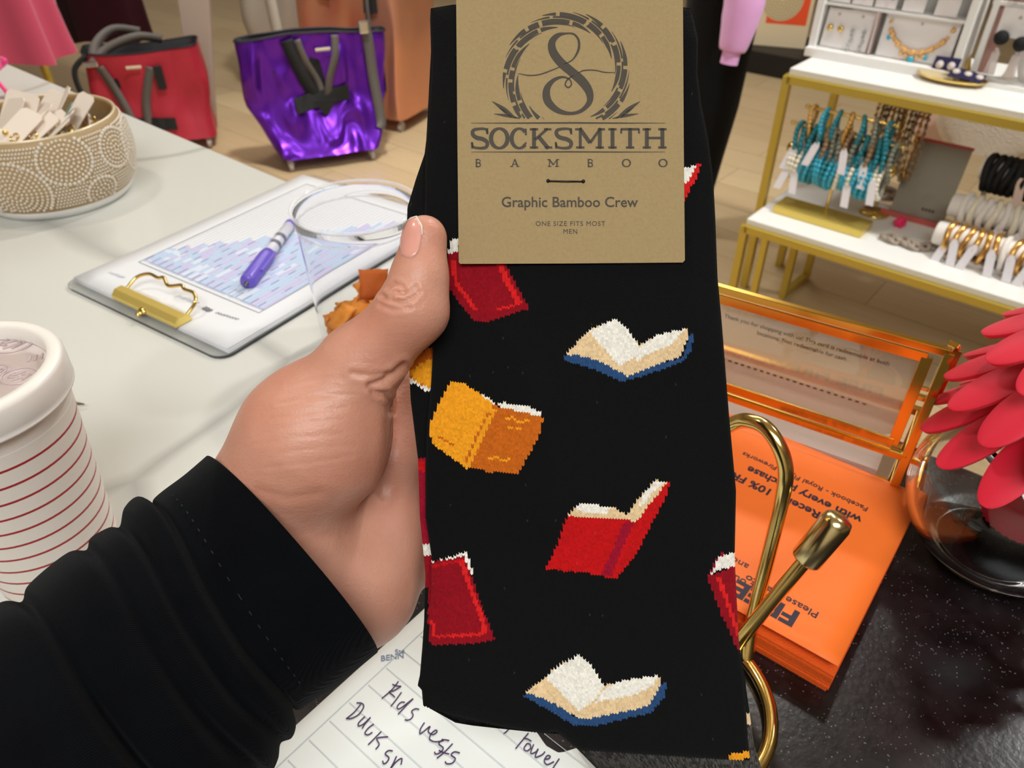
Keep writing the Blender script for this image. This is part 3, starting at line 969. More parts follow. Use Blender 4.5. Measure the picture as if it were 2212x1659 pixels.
def skin_mat():
    m = bpy.data.materials.new('skin'); m.use_nodes = True
    nt = m.node_tree; N, L = nt.nodes.new, nt.links.new
    b = nt.nodes['Principled BSDF']; I = b.inputs
    I['Roughness'].default_value = .42
    I['Specular IOR Level'].default_value = .42
    I['Subsurface Weight'].default_value = .35
    I['Subsurface Radius'].default_value = (1, .42, .28)
    I['Subsurface Scale'].default_value = .004
    tc = N('ShaderNodeTexCoord')
    n1 = N('ShaderNodeTexNoise'); n1.inputs['Scale'].default_value = 34; n1.inputs['Detail'].default_value = 5
    L(tc.outputs['Object'], n1.inputs['Vector'])
    r = N('ShaderNodeValToRGB')
    r.color_ramp.elements[0].position = .32; r.color_ramp.elements[0].color = lin((200, 137, 114))
    r.color_ramp.elements[1].position = .68; r.color_ramp.elements[1].color = lin((213, 157, 134))
    L(n1.outputs['Fac'], r.inputs[0]); L(r.outputs[0], I['Base Color'])
    v = N('ShaderNodeTexVoronoi'); v.inputs['Scale'].default_value = 900
    L(tc.outputs['Object'], v.inputs['Vector'])
    mp = N('ShaderNodeMapping'); mp.inputs['Rotation'].default_value = (0, .5, .3); mp.inputs['Scale'].default_value = (90, 900, 500)
    n2 = N('ShaderNodeTexNoise'); n2.inputs['Scale'].default_value = 1; n2.inputs['Detail'].default_value = 3
    L(tc.outputs['Object'], mp.inputs[0]); L(mp.outputs[0], n2.inputs['Vector'])
    ad = N('ShaderNodeMath'); ad.operation = 'MULTIPLY_ADD'; ad.inputs[1].default_value = .6
    L(v.outputs['Distance'], ad.inputs[0]); L(n2.outputs['Fac'], ad.inputs[2])
    bp = N('ShaderNodeBump'); bp.inputs['Strength'].default_value = .32; bp.inputs['Distance'].default_value = .0004
    L(ad.outputs[0], bp.inputs['Height']); L(bp.outputs['Normal'], I['Normal'])
    return m


to_w = np.stack([AR, AU, AF])
wrist = CAM + cc(600, 1200, .305) @ to_w
person = thing('person', 'hand and forearm in a black sleeve, thumb up, gripping the black socks', 'person', wrist)
me = bpy.data.meshes.new('hand')
me.from_pydata((CAM + Vh @ to_w - wrist).tolist(), [], Fh.tolist())
me.materials.append(skin_mat())
me.polygons.foreach_set('use_smooth', [True] * len(Fh))
me.update()
hand = bpy.data.objects.new('hand', me)
SC.collection.objects.link(hand)
hand.parent = person

# thumbnail: follows the thumb's own surface
NAIL = [(889, 461), (900, 470), (911, 490), (912, 508), (909, 526), (905, 542), (898, 552), (889, 557), (879, 557), (868, 552), (865, 535), (866, 515), (870, 494), (878, 472)]


def march(x, y):
    d = np.array([(x - CX) / F, (CY - y) / F, 1.0])
    t = .255
    for _ in range(60):
        q = float(hand_sdf([np.array([c_]) for c_ in d * t])[0])
        t += q * .8
        if q < 1e-5 or t > .30:
            break
    return d * t if t < .285 else None


cxn, cyn = 888, 512
rings_n = []
for k, s_ in enumerate((0.03, .35, .65, .88, 1.0, 1.04)):
    ring = []
    for x, y in NAIL:
        q = None
        s2 = s_
        while q is None and s2 > 0:
            q = march(cxn + (x - cxn) * s2, cyn + (y - cyn) * s2)
            s2 -= .04
        lift = (.0007, .0007, .00065, .0005, .0003, -.0006)[k]
        nrm = np.array([(hand_sdf([np.array([q[j] + (e_ if j == i else 0)]) for j in range(3)]) - hand_sdf([np.array([q[j] - (e_ if j == i else 0)]) for j in range(3)]))[0] for i in range(3)])
        nrm /= np.linalg.norm(nrm)
        ring.append(CAM + (q + nrm * lift) @ to_w)
    rings_n.append(ring)
mb = MB()
mb.loft(rings_n, 0, True, (True, False))
# pale free edge
nail = mb.build('thumbnail', [mat('nail', (226, 160, 144), .22, spec=.6, sss=.2, coat=.3)], person)
nail['label'] = 'glossy pink thumbnail'
fe = MB()
fe.tube([rings_n[4][i] for i in (13, 0, 1, 2, 3)], [.0002, .0004, .00045, .0004, .0002], 8)
fe.build('nail_tip', mat('nail free edge', (240, 218, 200), .3, sss=.2), nail)

# sleeve: rings across the forearm between its two outlines in the photo
SL = [((446, 985), (815, 1410), .0), ((398, 1026), (735, 1475), .0), ((352, 1060), (668, 1520), .2), ((332, 1078), (644, 1534), .6), ((325, 1092), (630, 1530), 1.0),
      ((296, 1073), (638, 1566), -.5), ((268, 1098), (630, 1594), -.3), ((258, 1138), (606, 1606), .9), ((234, 1140), (600, 1640), -.4), ((196, 1162), (585, 1668), -.1),
      ((186, 1188), (556, 1672), .9), ((150, 1192), (540, 1716), -.4), ((100, 1228), (505, 1760), -.2), ((58, 1268), (470, 1790), .2), ((46, 1300), (448, 1788), 1.0),
      ((4, 1300), (438, 1836), -.4), ((-70, 1338), (390, 1900), -.2), ((-140, 1400), (320, 1950), .3), ((-260, 1480), (200, 2060), 0)]
DSL = .296
rs = np.array([[*a, *b, g] for a, b, g in SL], float)
rs = np.array(spline(rs, 7))
NA = 110
rings = []
for i, (ax, ay, bx, by, gr) in enumerate(rs):
    mid = np.array([(ax + bx) / 2, (ay + by) / 2])
    hv = np.array([(bx - ax) / 2, (by - ay) / 2])
    hw = np.linalg.norm(hv)
    al = np.array([-hv[1], hv[0]]) / hw                     # along the sleeve, away from the hand when negative
    if al[0] < 0:
        al = -al
    u_ = i / len(rs)
    ring = []
    for j in range(NA):
        a = 2 * math.pi * j / NA
        c_, s_ = math.cos(a), math.sin(a)
        fr = max(s_, 0)
        wob_ = (math.sin(3 * a + 9 * u_) * .02 + math.sin(5 * a - 14 * u_ + 1) * .012) * min(1, max(0, u_ - .12) * 5)
        ff = 1 - gr * .10 * fr * (.45 + .55 * math.sin(2 * a + 2.5 * u_ + 1.2)) + wob_ * fr
        # rounded flat section
        ex = math.copysign(abs(c_) ** .85, c_)
        p2 = mid - hv * ex * (1 - .0 * gr)
        p2 = p2 + al * (fr * (26 * math.exp(-u_ * 4) + 26 * math.sin(2 * a + 1) * min(1, 4 * u_)))
        s2_ = math.copysign(abs(s_) ** .78, s_)
        dd = DSL - .045 * u_ - s2_ * hw * .60 * DSL / F * ff
        ring.append(at_d(p2[0], p2[1], dd))
    rings.append(ring)
inner = []
for s_, back in ((.975, 0.0), (.94, .004), (.9, .018)):
    r0 = np.array(rings[0]); c0 = r0.mean(0)
    ax_ = (np.array(rings[6]).mean(0) - c0); ax_ /= np.linalg.norm(ax_)
    inner.append([c0 + (p - c0) * s_ + ax_ * back for p in r0])
rings = inner[::-1] + rings


def sleeve_mat():
    m = bpy.data.materials.new('black jersey'); m.use_nodes = True
    nt = m.node_tree; N, L = nt.nodes.new, nt.links.new
    b = nt.nodes['Principled BSDF']; I = b.inputs
    I['Base Color'].default_value = lin((20, 21, 24)); I['Roughness'].default_value = .9
    I['Specular IOR Level'].default_value = .06
    I['Sheen Weight'].default_value = .03; I['Sheen Roughness'].default_value = .5
    tc = N('ShaderNodeTexCoord')
    mp = N('ShaderNodeMapping'); mp.inputs['Rotation'].default_value = (0, 0, math.radians(-40))
    w = N('ShaderNodeTexWave'); w.inputs['Scale'].default_value = 520; w.inputs['Distortion'].default_value = 1.5; w.bands_direction = 'Y'
    L(tc.outputs['Object'], mp.inputs[0]); L(mp.outputs[0], w.inputs['Vector'])
    n = N('ShaderNodeTexNoise'); n.inputs['Scale'].default_value = 70; n.inputs['Detail'].default_value = 8
    L(tc.outputs['Object'], n.inputs['Vector'])
    ad = N('ShaderNodeMath'); ad.operation = 'MULTIPLY_ADD'; ad.inputs[1].default_value = .35
    L(w.outputs['Fac'], ad.inputs[0]); L(n.outputs['Fac'], ad.inputs[2])
    bp = N('ShaderNodeBump'); bp.inputs['Strength'].default_value = .4; bp.inputs['Distance'].default_value = .0012
    L(ad.outputs[0], bp.inputs['Height']); L(bp.outputs['Normal'], I['Normal'])
    r = N('ShaderNodeValToRGB'); r.color_ramp.elements[0].color = lin((4, 5, 7)); r.color_ramp.elements[1].color = lin((10, 12, 15))
    L(n.outputs['Fac'], r.inputs[0]); L(r.outputs[0], I['Base Color'])
    return m


sl = MB()
sl.loft(rings, 0, True, (False, True))
sleeve = sl.build('sleeve', sleeve_mat(), person)
st = MB()
seam = rs[16]
for j in range(7, 44, 2):                                    # stitches along the cuff's seam
    p0, p1 = np.array(rings[3 + 14][j]), np.array(rings[3 + 14][j + 1])
    st.tube([p0 * .55 + p1 * .45 + AU * .0004 - AF * .0004, p1 - AF * .0004 + AU * .0004], .00022, 6)
st.build('cuff_stitching', mat('charcoal thread', (30, 31, 34), .9), sleeve)

# ------------------------------------------------------------------ things on the white counter
# clear acrylic clipboard
C0, C1 = at_z(135, 620, ZT), at_z(480, 785, ZT)
CEX = (C1 - C0) / np.linalg.norm(C1 - C0)
CEY = np.cross(E3, CEX)
CBM = frame(C0, CEX, CEY)
CW, CL = np.linalg.norm(C1 - C0), .315


def cuv(x, y, z=.006):
    p = at_z(x, y, ZT + z) - C0
    return p.dot(CEX), p.dot(CEY)


acrylic = mat('clear acrylic', (246, 248, 250), .04, trans=.96, ior=1.3, spec=.5)
clip_t = thing('clipboard', 'clear acrylic clipboard with a gold clip lying on the white counter', 'clipboard', C0 + (CEX * CW + CEY * CL) / 2)
mb = MB()
mb.prism([(p[0] + CW / 2, p[1] + CL / 2) for p in rounded(CW, CL, .014)], .0002, .0032, 0, CBM)
mb.build('board', acrylic, clip_t, bevel=.0006)
mb = MB()
u0, _ = cuv(224, 655); u1, _ = cuv(378, 712)
v_c = .016
mb.prism([(0, 0), (.017, 0), (.0165, .004), (.012, .0085), (.005, .0085), (.0005, .004)], 0, u1 - u0, 0,
         CBM @ frame((u0, v_c - .009, .0062), (0, 1, 0), (0, 0, 1)))
satin = mat('satin gold clip', (240, 214, 120), .3, .55)
clip_b = mb.build('clip_body', satin, clip_t, bevel=.0008)
mb = MB()
um = (u0 + u1) / 2
mb.ball((um, v_c - .008, .0085), .005, 12, 0, (1, .8, .6), CBM)
mb.ball((um, v_c - .013, .0075), .0035, 12, 0, (.8, .9, .6), CBM)
mb.build('clip_rivet', gold, clip_b)
mb = MB()
wl = [(u0 + .003, v_c + .006, .011), (u0 + .004, v_c + .017, .017), (u0 + .013, v_c + .024, .020), (u0 + .026, v_c + .024, .020), (um - .012, v_c + .026, .021), (um, v_c + .021, .019), (um + .012, v_c + .026, .021),
      (u1 - .026, v_c + .024, .020), (u1 - .013, v_c + .024, .020), (u1 - .004, v_c + .017, .017), (u1 - .003, v_c + .006, .011)]
mb.tube(spline(wl, 6), .0016, 10, M=CBM)
mb.build('clip_wire', gold, clip_t)

# the papers under the clip
PM = CBM @ Matrix.Translation((0, 0, .0034))
pu0, pv0, pu1, pv1 = .004, .0105, CW - .004, CL - .012


def sheet_label(k):
    return ('white printed chart sheet on top of the clipboard\'s papers', 'plain white sheet just under the printed chart on the clipboard', 'lowest white sheet against the clear clipboard')[k]


for k in range(3):
    z = .0021 - .0009 * k
    mb = MB()
    off = (.0, .0012, .002)[k]
    rows = []
    nu, nv = 10, 14
    top, bot_ = [], []
    for i in range(nu + 1):
        u = pu0 + (pu1 - pu0) * i / nu + off
        r_ = []
        for j in range(nv + 1):
            v = pv0 + (pv1 - pv0) * j / nv - off * .6
            lift = .0009 * ((abs(i / nu - .5) * 2) ** 3) * (1 - min(1, j / 4)) * (2 - k) * .5 + .0012 * (j / nv) ** 4 * (2 - k) * .3
            r_.append((u, v, z + lift))
        rows.append(r_)
    mb.grid([r for r in rows][::-1], 0, True, PM)
    if k == 0:
        zz = .0006 + z
        # printed table: near edge, staircase of tinted rows
        def pr(pts, mi, zo=0.0):
            P_ = []
            for a, b in pts:
                i_, j_ = (a - pu0) / (pu1 - pu0), (b - pv0) / (pv1 - pv0)
                lf = .0009 * ((abs(i_ - .5) * 2) ** 3) * (1 - min(1, j_ * 14 / 4)) + .0012 * j_ ** 4 * .6
                P_.append((a, b, z + lf + .00025 + zo))
            mb.add(P_, [tuple(range(len(P_)))], mi, False, PM)
        ta, tb = cuv(300, 565), cuv(560, 678)
        tu0, tu1, tv0, tv1 = ta[0], tb[0] - .002, (ta[1] + tb[1]) / 2, CL - .03
        nrow_ = 34
        for i in range(nrow_):
            a0 = tu0 + (tu1 - tu0) * i / nrow_; a1 = tu0 + (tu1 - tu0) * (i + .82) / nrow_
            f_ = i / nrow_
            vs_ = tv0 + (tv1 - tv0) * (.02 + .0 * f_)
            ve_ = tv0 + (tv1 - tv0) * min(1, .16 + .05 * int(f_ * 17) + .02 * random.random())
            nseg = 7
            for q in range(nseg):
                b0 = vs_ + (ve_ - vs_) * q / nseg; b1 = vs_ + (ve_ - vs_) * (q + .985) / nseg
                pr([(a0, b0), (a1, b0), (a1, b1), (a0, b1)], random.choice((1, 1, 2, 2, 3, 1)))
            pr([(a0 - .0004, ve_), (a0, ve_), (a0, tv1), (a0 - .0004, tv1)], 4)
            if i % 2 == 0:
                w_ = .007 + random.random() * .02
                for q in range(5):
                    c0 = vs_ + .003 + q * .03 * random.uniform(.8, 1.1)
                    if c0 + .012 < ve_:
                        pr([(a0 + .001, c0), (a0 + .0022, c0), (a0 + .0022, c0 + .012 * random.uniform(.5, 1)), (a0 + .001, c0 + .01)], 5, .0001)
        for a0, b0, a1, b1 in ((tu0, tv0, tu1, tv0 + .0007), (tu0, tv0 + .006, tu1, tv0 + .0065), (tu0, tv0, tu0 + .0007, tv1), (tu1, tv0, tu1 + .0007, tv1), (tu0, tv1, tu1, tv1 + .0007)):
            pr([(a0, b0), (a1, b0), (a1, b1), (a0, b1)], 6, .0001)
        # blurred title words near the clip, unreadable pen and print strokes
        for (xa, ya), (xb, yb), sz, mi in (((515, 690), (467, 675), .0028, 6), ((455, 672), (440, 664), .0055, 6), ((428, 655), (382, 638), .005, 4), ((268, 600), (235, 588), .004, 4)):
            p0, p1 = np.array(cuv(xa, ya)), np.array(cuv(xb, yb))
            nn = 26
            path = [tuple(p0 + (p1 - p0) * t / nn + np.array([0, sz * .5 * math.sin(t * 1.9) * (1 if t % 5 else .3)])) for t in range(nn + 1)]
            P3 = []
            mb.ribbon(path, .0009, z + .0006, mi, PM)
    po = mb.build('paper_sheet', [paper_w, mat('print pale blue', (186, 206, 232), .75), mat('print lavender', (198, 194, 228), .75), mat('print mist', (216, 224, 238), .75), mat('print light grey', (200, 202, 208), .75),
                                  mat('print violet grey', (128, 132, 176), .75), mat('print grey', (150, 152, 160), .75)])
    so = po.modifiers.new('thick', 'SOLIDIFY'); so.thickness = .0003; so.offset = -1
    tag(po, sheet_label(k), 'paper', 'sheets on the clipboard')

# violet pen lying on the chart
PA, PB = at_z(533, 612, ZT + .0115), at_z(628, 484, ZT + .0115)
pd = PB - PA; plen = np.linalg.norm(pd); pd /= plen
pen = thing('pen', 'clear pen with a violet cap lying on the printed chart', 'pen', PA)
PENM = frame(PA, np.cross(pd, E3), E3)        # z runs along the pen
PENM = frame(PA, np.cross(E3, pd), np.cross(pd, np.cross(E3, pd)))
zt = plen
vio = mat('violet plastic', (112, 92, 200), .3, sss=.1)
MB().lathe([(.0004, -.006), (.0012, -.003), (.0022, .0)], 20, 0, PENM, (True, True)).build('pen_tip', mat('pen nib grey', (110, 108, 104), .3, .8), pen)
MB().lathe([(.0022, 0), (.0066, .001), (.0076, .004), (.0078, zt * .40), (.0070, zt * .46), (.0035, zt * .47)], 24, 0, PENM, (True, True)).build('pen_cap', vio, pen)
capclip = MB()
capclip.box((.0, 0, 0), (.0034, .0022, zt * .30), 0, PENM @ Matrix.Translation((-.0075, .0035, zt * .30)))
capclip.build('pocket_clip', vio, pen, bevel=.0007)
MB().lathe([(.0038, zt * .44), (.0058, zt * .5), (.0056, zt * .95), (.0036, zt * .97)], 24, 0, PENM, (True, True)).build('barrel', mat('clear barrel', (226, 226, 238), .12, trans=.15, ior=1.3), pen)
mb = MB()
for z_ in (.58, .70):
    mb.lathe([(.0058, zt * z_), (.0058, zt * (z_ + .05))], 24, 0, PENM)
mb.build('barrel_print', mat('barrel print', (110, 108, 120), .5), pen)
MB().lathe([(.0057, zt * .95), (.0059, zt * .96), (.0056, zt * 1.0), (.001, zt * 1.01)], 20, 0, PENM, (True, True)).build('end_plug', vio, pen)

# clear plastic cup with crackers
CUP = at_d(766, 440, .56)
cup_c = np.array([CUP[0], CUP[1], ZT])
cup = thing('plastic_cup', 'clear plastic cup with orange crackers in it beside the clipboard', 'cup', cup_c)
hc = CUP[2] - ZT
clear_p = mat('clear plastic', (250, 250, 252), .05, trans=1.0, ior=1.09, spec=.8)
TC = Matrix.Translation(cup_c)
R1, R0 = .0455, .0395
prof = [(.001, .0015), (R0 - .003, .0015), (R0, .004)]
for k in range(1, 9):
    t = k / 8
    prof.append((R0 + (R1 - .0012 - R0) * t, .004 + (hc - .014 - .004) * t))
prof += [(R1 - .0004, hc - .012), (R1 - .0002, hc - .004)]
inn = [(r - .0008, z + .0003) for r, z in reversed(prof)]
mb = MB(); mb.lathe(prof + inn, 64, 0, TC)
mb.build('cup_body', clear_p, cup)
mb = MB()
rim = [(R1 + .0008 + .0014 * math.cos(a), hc - .0014 + .0014 * math.sin(a)) for a in np.linspace(-math.pi, math.pi, 14)]
mb.lathe(rim, 64, 0, TC)
mb.build('rolled_rim', mat('rim plastic', (246, 247, 250), .06, alpha=.34, spec=.9), cup)
mb = MB()
mb.tube([(cup_c[0] + (R1 - .0012) * math.cos(a), cup_c[1] + (R1 - .0012) * math.sin(a), ZT + hc - .0135) for a in np.linspace(0, 2 * math.pi, 60)[:-1]], .0008, 8, closed=True)
mb.build('cup_ridge', MATS['rim plastic'], cup)
cr_m = mat('cheese cracker', (246, 146, 44), .7, bump=(260, .6, .001), var=(90, (252, 172, 74), .2))
cr_d = mat('toasted cracker', (214, 108, 40), .7, bump=(260, .6, .001))
rc = random.Random(5)
kinds = []
for i in range(22):
    ang = i * 2.4
    rr = .029 * math.sqrt((i % 7 + .5) / 7)
    z_ = .008 + .0052 * (i // 3)
    if i == 21:
        rr, ang, z_ = .012, 1.2, .050
    c_ = cup_c + np.array([rr * math.cos(ang), rr * math.sin(ang), z_])
    tilt = Matrix.Rotation(rc.uniform(-.9, .9), 4, 'X') @ Matrix.Rotation(rc.uniform(-.9, .9), 4, 'Y') @ Matrix.Rotation(rc.uniform(0, 6), 4, 'Z')
    if i == 21:
        tilt = Matrix.Rotation(1.1, 4, 'X') @ Matrix.Rotation(.4, 4, 'Y')
    P_ = []
    s_ = .0115 if i != 21 else .012
    for a in range(7):
        row = []
        for b in range(7):
            x, y = (a - 3) / 3, (b - 3) / 3
            q = 1 - .06 * (a % 2) * (b in (0, 6)) - .06 * (b % 2) * (a in (0, 6))
            row.append((x * s_ * q, y * s_ * q, .0022 * math.sin(x * 1.5 + i) * math.cos(y * 1.7) + .0015 * rc.uniform(-1, 1)))
        P_.append(row)
    mb = MB(); mb.grid(P_, 0, True, Matrix.Translation(c_) @ tilt)
    o = mb.build('cracker', cr_d if i == 21 else cr_m)
    so = o.modifiers.new('thick', 'SOLIDIFY'); so.thickness = .0022; so.offset = 0
    if i == 21:
        tag(o, 'darker toasted square cracker standing on top in the clear cup', 'cracker', 'crackers in the clear cup')
    else:
        tag(o, 'orange cheese cracker in the pile inside the clear cup', 'cracker', 'crackers in the clear cup')

# foam cup with a lid
FC = np.array([-.2625, .2910, ZT])
FH, FR1, FR0 = .1435, .0425, .0320
foam = thing('foam_cup', 'white foam cup with red stripes and a translucent lid at the left edge', 'cup', FC)
TF = Matrix.Translation(FC)
foam_m = mat('white foam', (236, 228, 218), .7, sss=.15, bump=(500, .15, .0005))
red_m = mat('red stripe ink', (168, 30, 40), .6)
mb = MB()
def fr_(z):
    return FR0 + (FR1 - FR0) * z / FH
zs = [0.0, .002]
marks = []
zz = .1085
while zz > .006:
    marks.append(zz); zz -= .0100
pts = [(FR0 - .002, 0), (FR0, .002)]
lvl = sorted(set([.002] + [m_ for m_ in marks] + [m_ + .0014 for m_ in marks] + [FH - .026, FH - .0252, FH - .006]))
for a, b in zip(lvl[:-1], lvl[1:]):
    is_red = any(abs(a - m_) < 1e-6 for m_ in marks)
    mb.lathe([(fr_(a), a), (fr_(b), b)], 64, 1 if is_red else (2 if abs(a - (FH - .026)) < 1e-6 else 0), TF)
mb.lathe([(.001, .0005), (FR0 - .002, .0005), (fr_(.002), .002)], 64, 0, TF)
mb.lathe([(fr_(FH - .006), FH - .006), (FR1 + .0006, FH - .001), (FR1 - .002, FH), (FR1 - .003, FH - .01), (FR0 - .003, .004), (.001, .004)], 64, 0, TF)
mb.build('cup_body', [foam_m, red_m, mat('foam seam', (250, 246, 240), .6)], foam)
lid_m = mat('frosted lid plastic', (232, 214, 212), .16, trans=.45, ior=1.3, sss=.0, coat=.3)
rim_m = mat('foam lid rim', (240, 234, 226), .3, sss=.1)
mb = MB()
mb.lathe([(FR1 + .0010, FH - .016), (FR1 + .0026, FH - .0155), (FR1 + .0026, FH - .0145), (FR1 + .0020, FH - .0135), (FR1 + .0026, FH - .012), (FR1 + .0026, FH - .001), (FR1 + .0016, FH + .0012), (FR1 - .0008, FH + .0020), (FR1 - .0042, FH + .0018), (FR1 - .0052, FH + .0004), (FR1 - .0056, FH - .0062)], 80, 0, TF)
lid = mb.build('lid_rim', rim_m, foam)
mb = MB()
mb.lathe([(.0004, FH - .0063), (FR1 - .010, FH - .0063), (FR1 - .0056, FH - .0064)], 80, 0, TF)
zl = FH - .006
lp = lambda x, y: at_z(x, y, ZT + zl)
for cx_, cy_, rx in ((24, 742, .0105), (42, 812, .0085), (-8, 800, .006)):
    c_ = lp(cx_, cy_)
    mb.tube([(c_[0] + rx * math.cos(a) * (1 + .0), c_[1] + rx * math.sin(a) * .8, c_[2]) for a in np.linspace(0, 6.283, 28)[:-1]], .0006, 6, closed=True)
    for q in range(6):
        a = q * 1.1 + cx_
        mb.tube([(c_[0] + rx * .55 * math.cos(a), c_[1] + rx * .45 * math.sin(a), c_[2]), (c_[0] + rx * .6 * math.cos(a + 1.2), c_[1] + rx * .2 * math.sin(a + 2), c_[2])], .0006, 6)
for k in range(3):
    a_, b_ = lp(62 + 13 * k, 782 - 3 * k), lp(66 + 13 * k, 770 - 3 * k)
    mb.tube([a_, b_], .0006, 6)
mb.build('lid_panel', lid_m, foam)

# gold pen behind the foam cup
GP0, GP1 = at_z(182, 873, ZT + .0045), at_z(60, 862, ZT + .0045)
gd = GP1 - GP0; gl = .135; gd /= np.linalg.norm(gd)
gp = thing('pen', 'gold ballpoint pen whose tip shows behind the foam cup', 'pen', GP0)
GPM = frame(GP0, np.cross(E3, gd), np.cross(gd, np.cross(E3, gd)))
MB().lathe([(.0005, 0), (.0008, .002), (.0013, .0065)], 16, 0, GPM, (True, True)).build('pen_tip', mat('pen nib grey', (110, 108, 104), .3, .8), gp)
MB().lathe([(.0014, .0065), (.0026, .010), (.0044, .020), (.0045, .05), (.0045, gl), (.003, gl + .003)], 24, 0, GPM, (True, True)).build('barrel', gold, gp)

# beaded bowl full of earring cards
BC = np.array([-.5155, .828, ZT])
TB = Matrix.Translation(BC)
bowl = thing('bowl', 'round beaded cream and gold bowl full of earring cards on the counter', 'bowl', BC)
bead_w = mat('pearl white glaze', (228, 216, 198), .3, coat=.3)
tan = mat('antique gold ground', (178, 150, 108), .5, .0, bump=(300, .5, .001))
RB, HB = .0765, .087
def br_(z):
    t = z / HB
    return .068 + .0175 * math.sin(min(1, (t * .93 + .07)) * math.pi * .92) ** .8 * 1.0 + .0085 * (t) - .001
prof = [(.002, .0), (.064, .0), (.071, .003)] + [(br_(z), z) for z in np.linspace(.012, HB, 14)]
rim_r = br_(HB)
mb = MB(); mb.lathe(prof + [(rim_r - .002, HB + .001), (rim_r - .0035, HB)] + [(br_(z) - .004, z) for z in np.linspace(HB - .004, .012, 8)] + [(.002, .008)], 72, 0, TB)
mb.build('shell', tan, bowl)
mb = MB()
mb.lathe([(.064, 0), (.0725, .001), (.0765, .006), (.0785, .013), (.078, .0145)], 72, 0, TB)
mb.build('base_band', mat('white glaze', (240, 238, 234), .3), bowl)
mb = MB()
rim_p = [(rim_r - .001 + .0015 * math.cos(a), HB + .0015 * math.sin(a)) for a in np.linspace(-math.pi, math.pi, 12)]
mb.lathe(rim_p, 72, 0, TB)
mb.build('rim', mat('gold cream rim', (232, 214, 180), .25, .2), bowl)
rb = random.Random(3)
mb = MB()
swirls = [(4.75, .036, .033), (5.42, .064, .024), (5.75, .022, .016), (4.1, .05, .03), (3.6, .03, .03), (.3, .05, .028), (6.1, .06, .02)]
def wallp(a, z, o=.0):
    r = br_(min(max(z, .012), HB)) + o
    return (r * math.cos(a), r * math.sin(a), z)
done = []
for a0, z0, r0 in swirls:                      # rings of beads, denser in concentric rows
    for rr in np.arange(r0, .003, -.0042):
        m_ = max(5, int(2 * math.pi * rr / .0040))
        for q in range(m_):
            t = 2 * math.pi * q / m_
            a, z = a0 + rr * math.cos(t) / .08, z0 + rr * math.sin(t)
            if not .014 < z < HB - .003:
                continue
            if any((abs(a - b_[0]) * .08) ** 2 + (z - b_[1]) ** 2 < .0000062 for b_ in done):
                continue
            done.append((a, z))
            mb.ball(wallp(a, z), .0017 if rr < r0 - .001 else .0024, 6, 0, (1, 1, 1), TB)
for a in np.arange(3.1, 7.2, .038):
    for z in np.arange(.016, HB - .003, .0036):
        aa = a + (.019 if int(round(z / .0036)) % 2 else 0)
        if any((abs(aa - b_[0]) * .08) ** 2 + (z - b_[1]) ** 2 < .0000075 for b_ in done):
            continue
        done.append((aa, z))
        mb.ball(wallp(aa, z), .0015, 6, 0, (1, 1, 1), TB)
bd = mb.build('bead_mosaic', bead_w, bowl)
bd['kind'] = 'stuff'
bd['label'] = 'white beads covering the bowl'
# cards in the bowl: pixel of the card's top, lean, size
cream = mat('cream earring card', (240, 226, 212), .6)
card_specs = [((208, 222), .036, .040, -.5, 1.25, 'peach triangular'), ((160, 236), .024, .060, -.75, .75, 'long narrow white'), ((118, 226), .030, .060, -.8, .85, 'cream folded'), ((88, 222), .028, .058, -.7, .7, 'slim white'),
              ((64, 246), .032, .054, -.7, .6, 'glossy white'), ((34, 232), .038, .05, -.4, .9, 'square cream'), ((8, 240), .038, .055, -.3, .8, 'large white'), ((78, 268), .026, .044, -.8, .5, 'bent cream'),
              ((138, 248), .016, .046, -.8, .8, 'teal backed'), ((112, 262), .026, .046, -.9, .55, 'beige'), ((176, 262), .026, .040, -.9, .6, 'tan edged'), ((26, 268), .030, .05, -.6, .5, 'yellowed white')]
for i, ((px, py), w_, l_, yaw, tl, desc) in enumerate(card_specs):
    p = at_z(px, py, ZT + HB + .012)
    d_ = p[:2] - BC[:2]
    if np.linalg.norm(d_) > .050:
        d_ = d_ / np.linalg.norm(d_) * .050
    base = np.array([BC[0] + d_[0], BC[1] + d_[1], ZT + HB + .000 + .002 * (i % 3)])
    Mx = Matrix.Translation(base) @ Matrix.Rotation(yaw, 4, 'Z') @ Matrix.Rotation(tl, 4, 'X') @ Matrix.Rotation(.25 * (1 if i % 2 else -1), 4, 'Y')
    ec = thing('earring_card', desc + ' earring card standing in the beaded bowl', 'earring card', base, 'earring cards in the bowl')
    mb = MB()
    if i == 0:
        shape = [(-.020, -.020), (.024, -.020), (.012, .008), (-.002, .022), (-.012, .020)]
    else:
        shape = [(-w_ / 2, -l_ / 2), (w_ / 2, -l_ / 2), (w_ / 2, l_ / 2 - .004), (w_ / 2 - .004, l_ / 2), (-w_ / 2 + .004, l_ / 2), (-w_ / 2, l_ / 2 - .004)]
    mb.prism(shape, -.0005, .0005, 0, Mx)
    mb.build('card', mat('teal green card', (112, 138, 122), .6) if 'teal' in desc else (mat('peach card', (242, 218, 202), .6) if i == 0 else cream), ec)
    mb = MB()
    mb.tube([tuple(Mx @ Vector((w_ * .2 + .004 * math.cos(a), -l_ * .2 + .005 * math.sin(a), .0018))) for a in np.linspace(0, 6.283, 14)[:-1]], .0008, 6, closed=True)
    mb.ball(tuple(Mx @ Vector((-w_ * .2, -l_ * .2, .002))), .003, 8)
    mb.build('earring', gold, ec)
mb = MB()
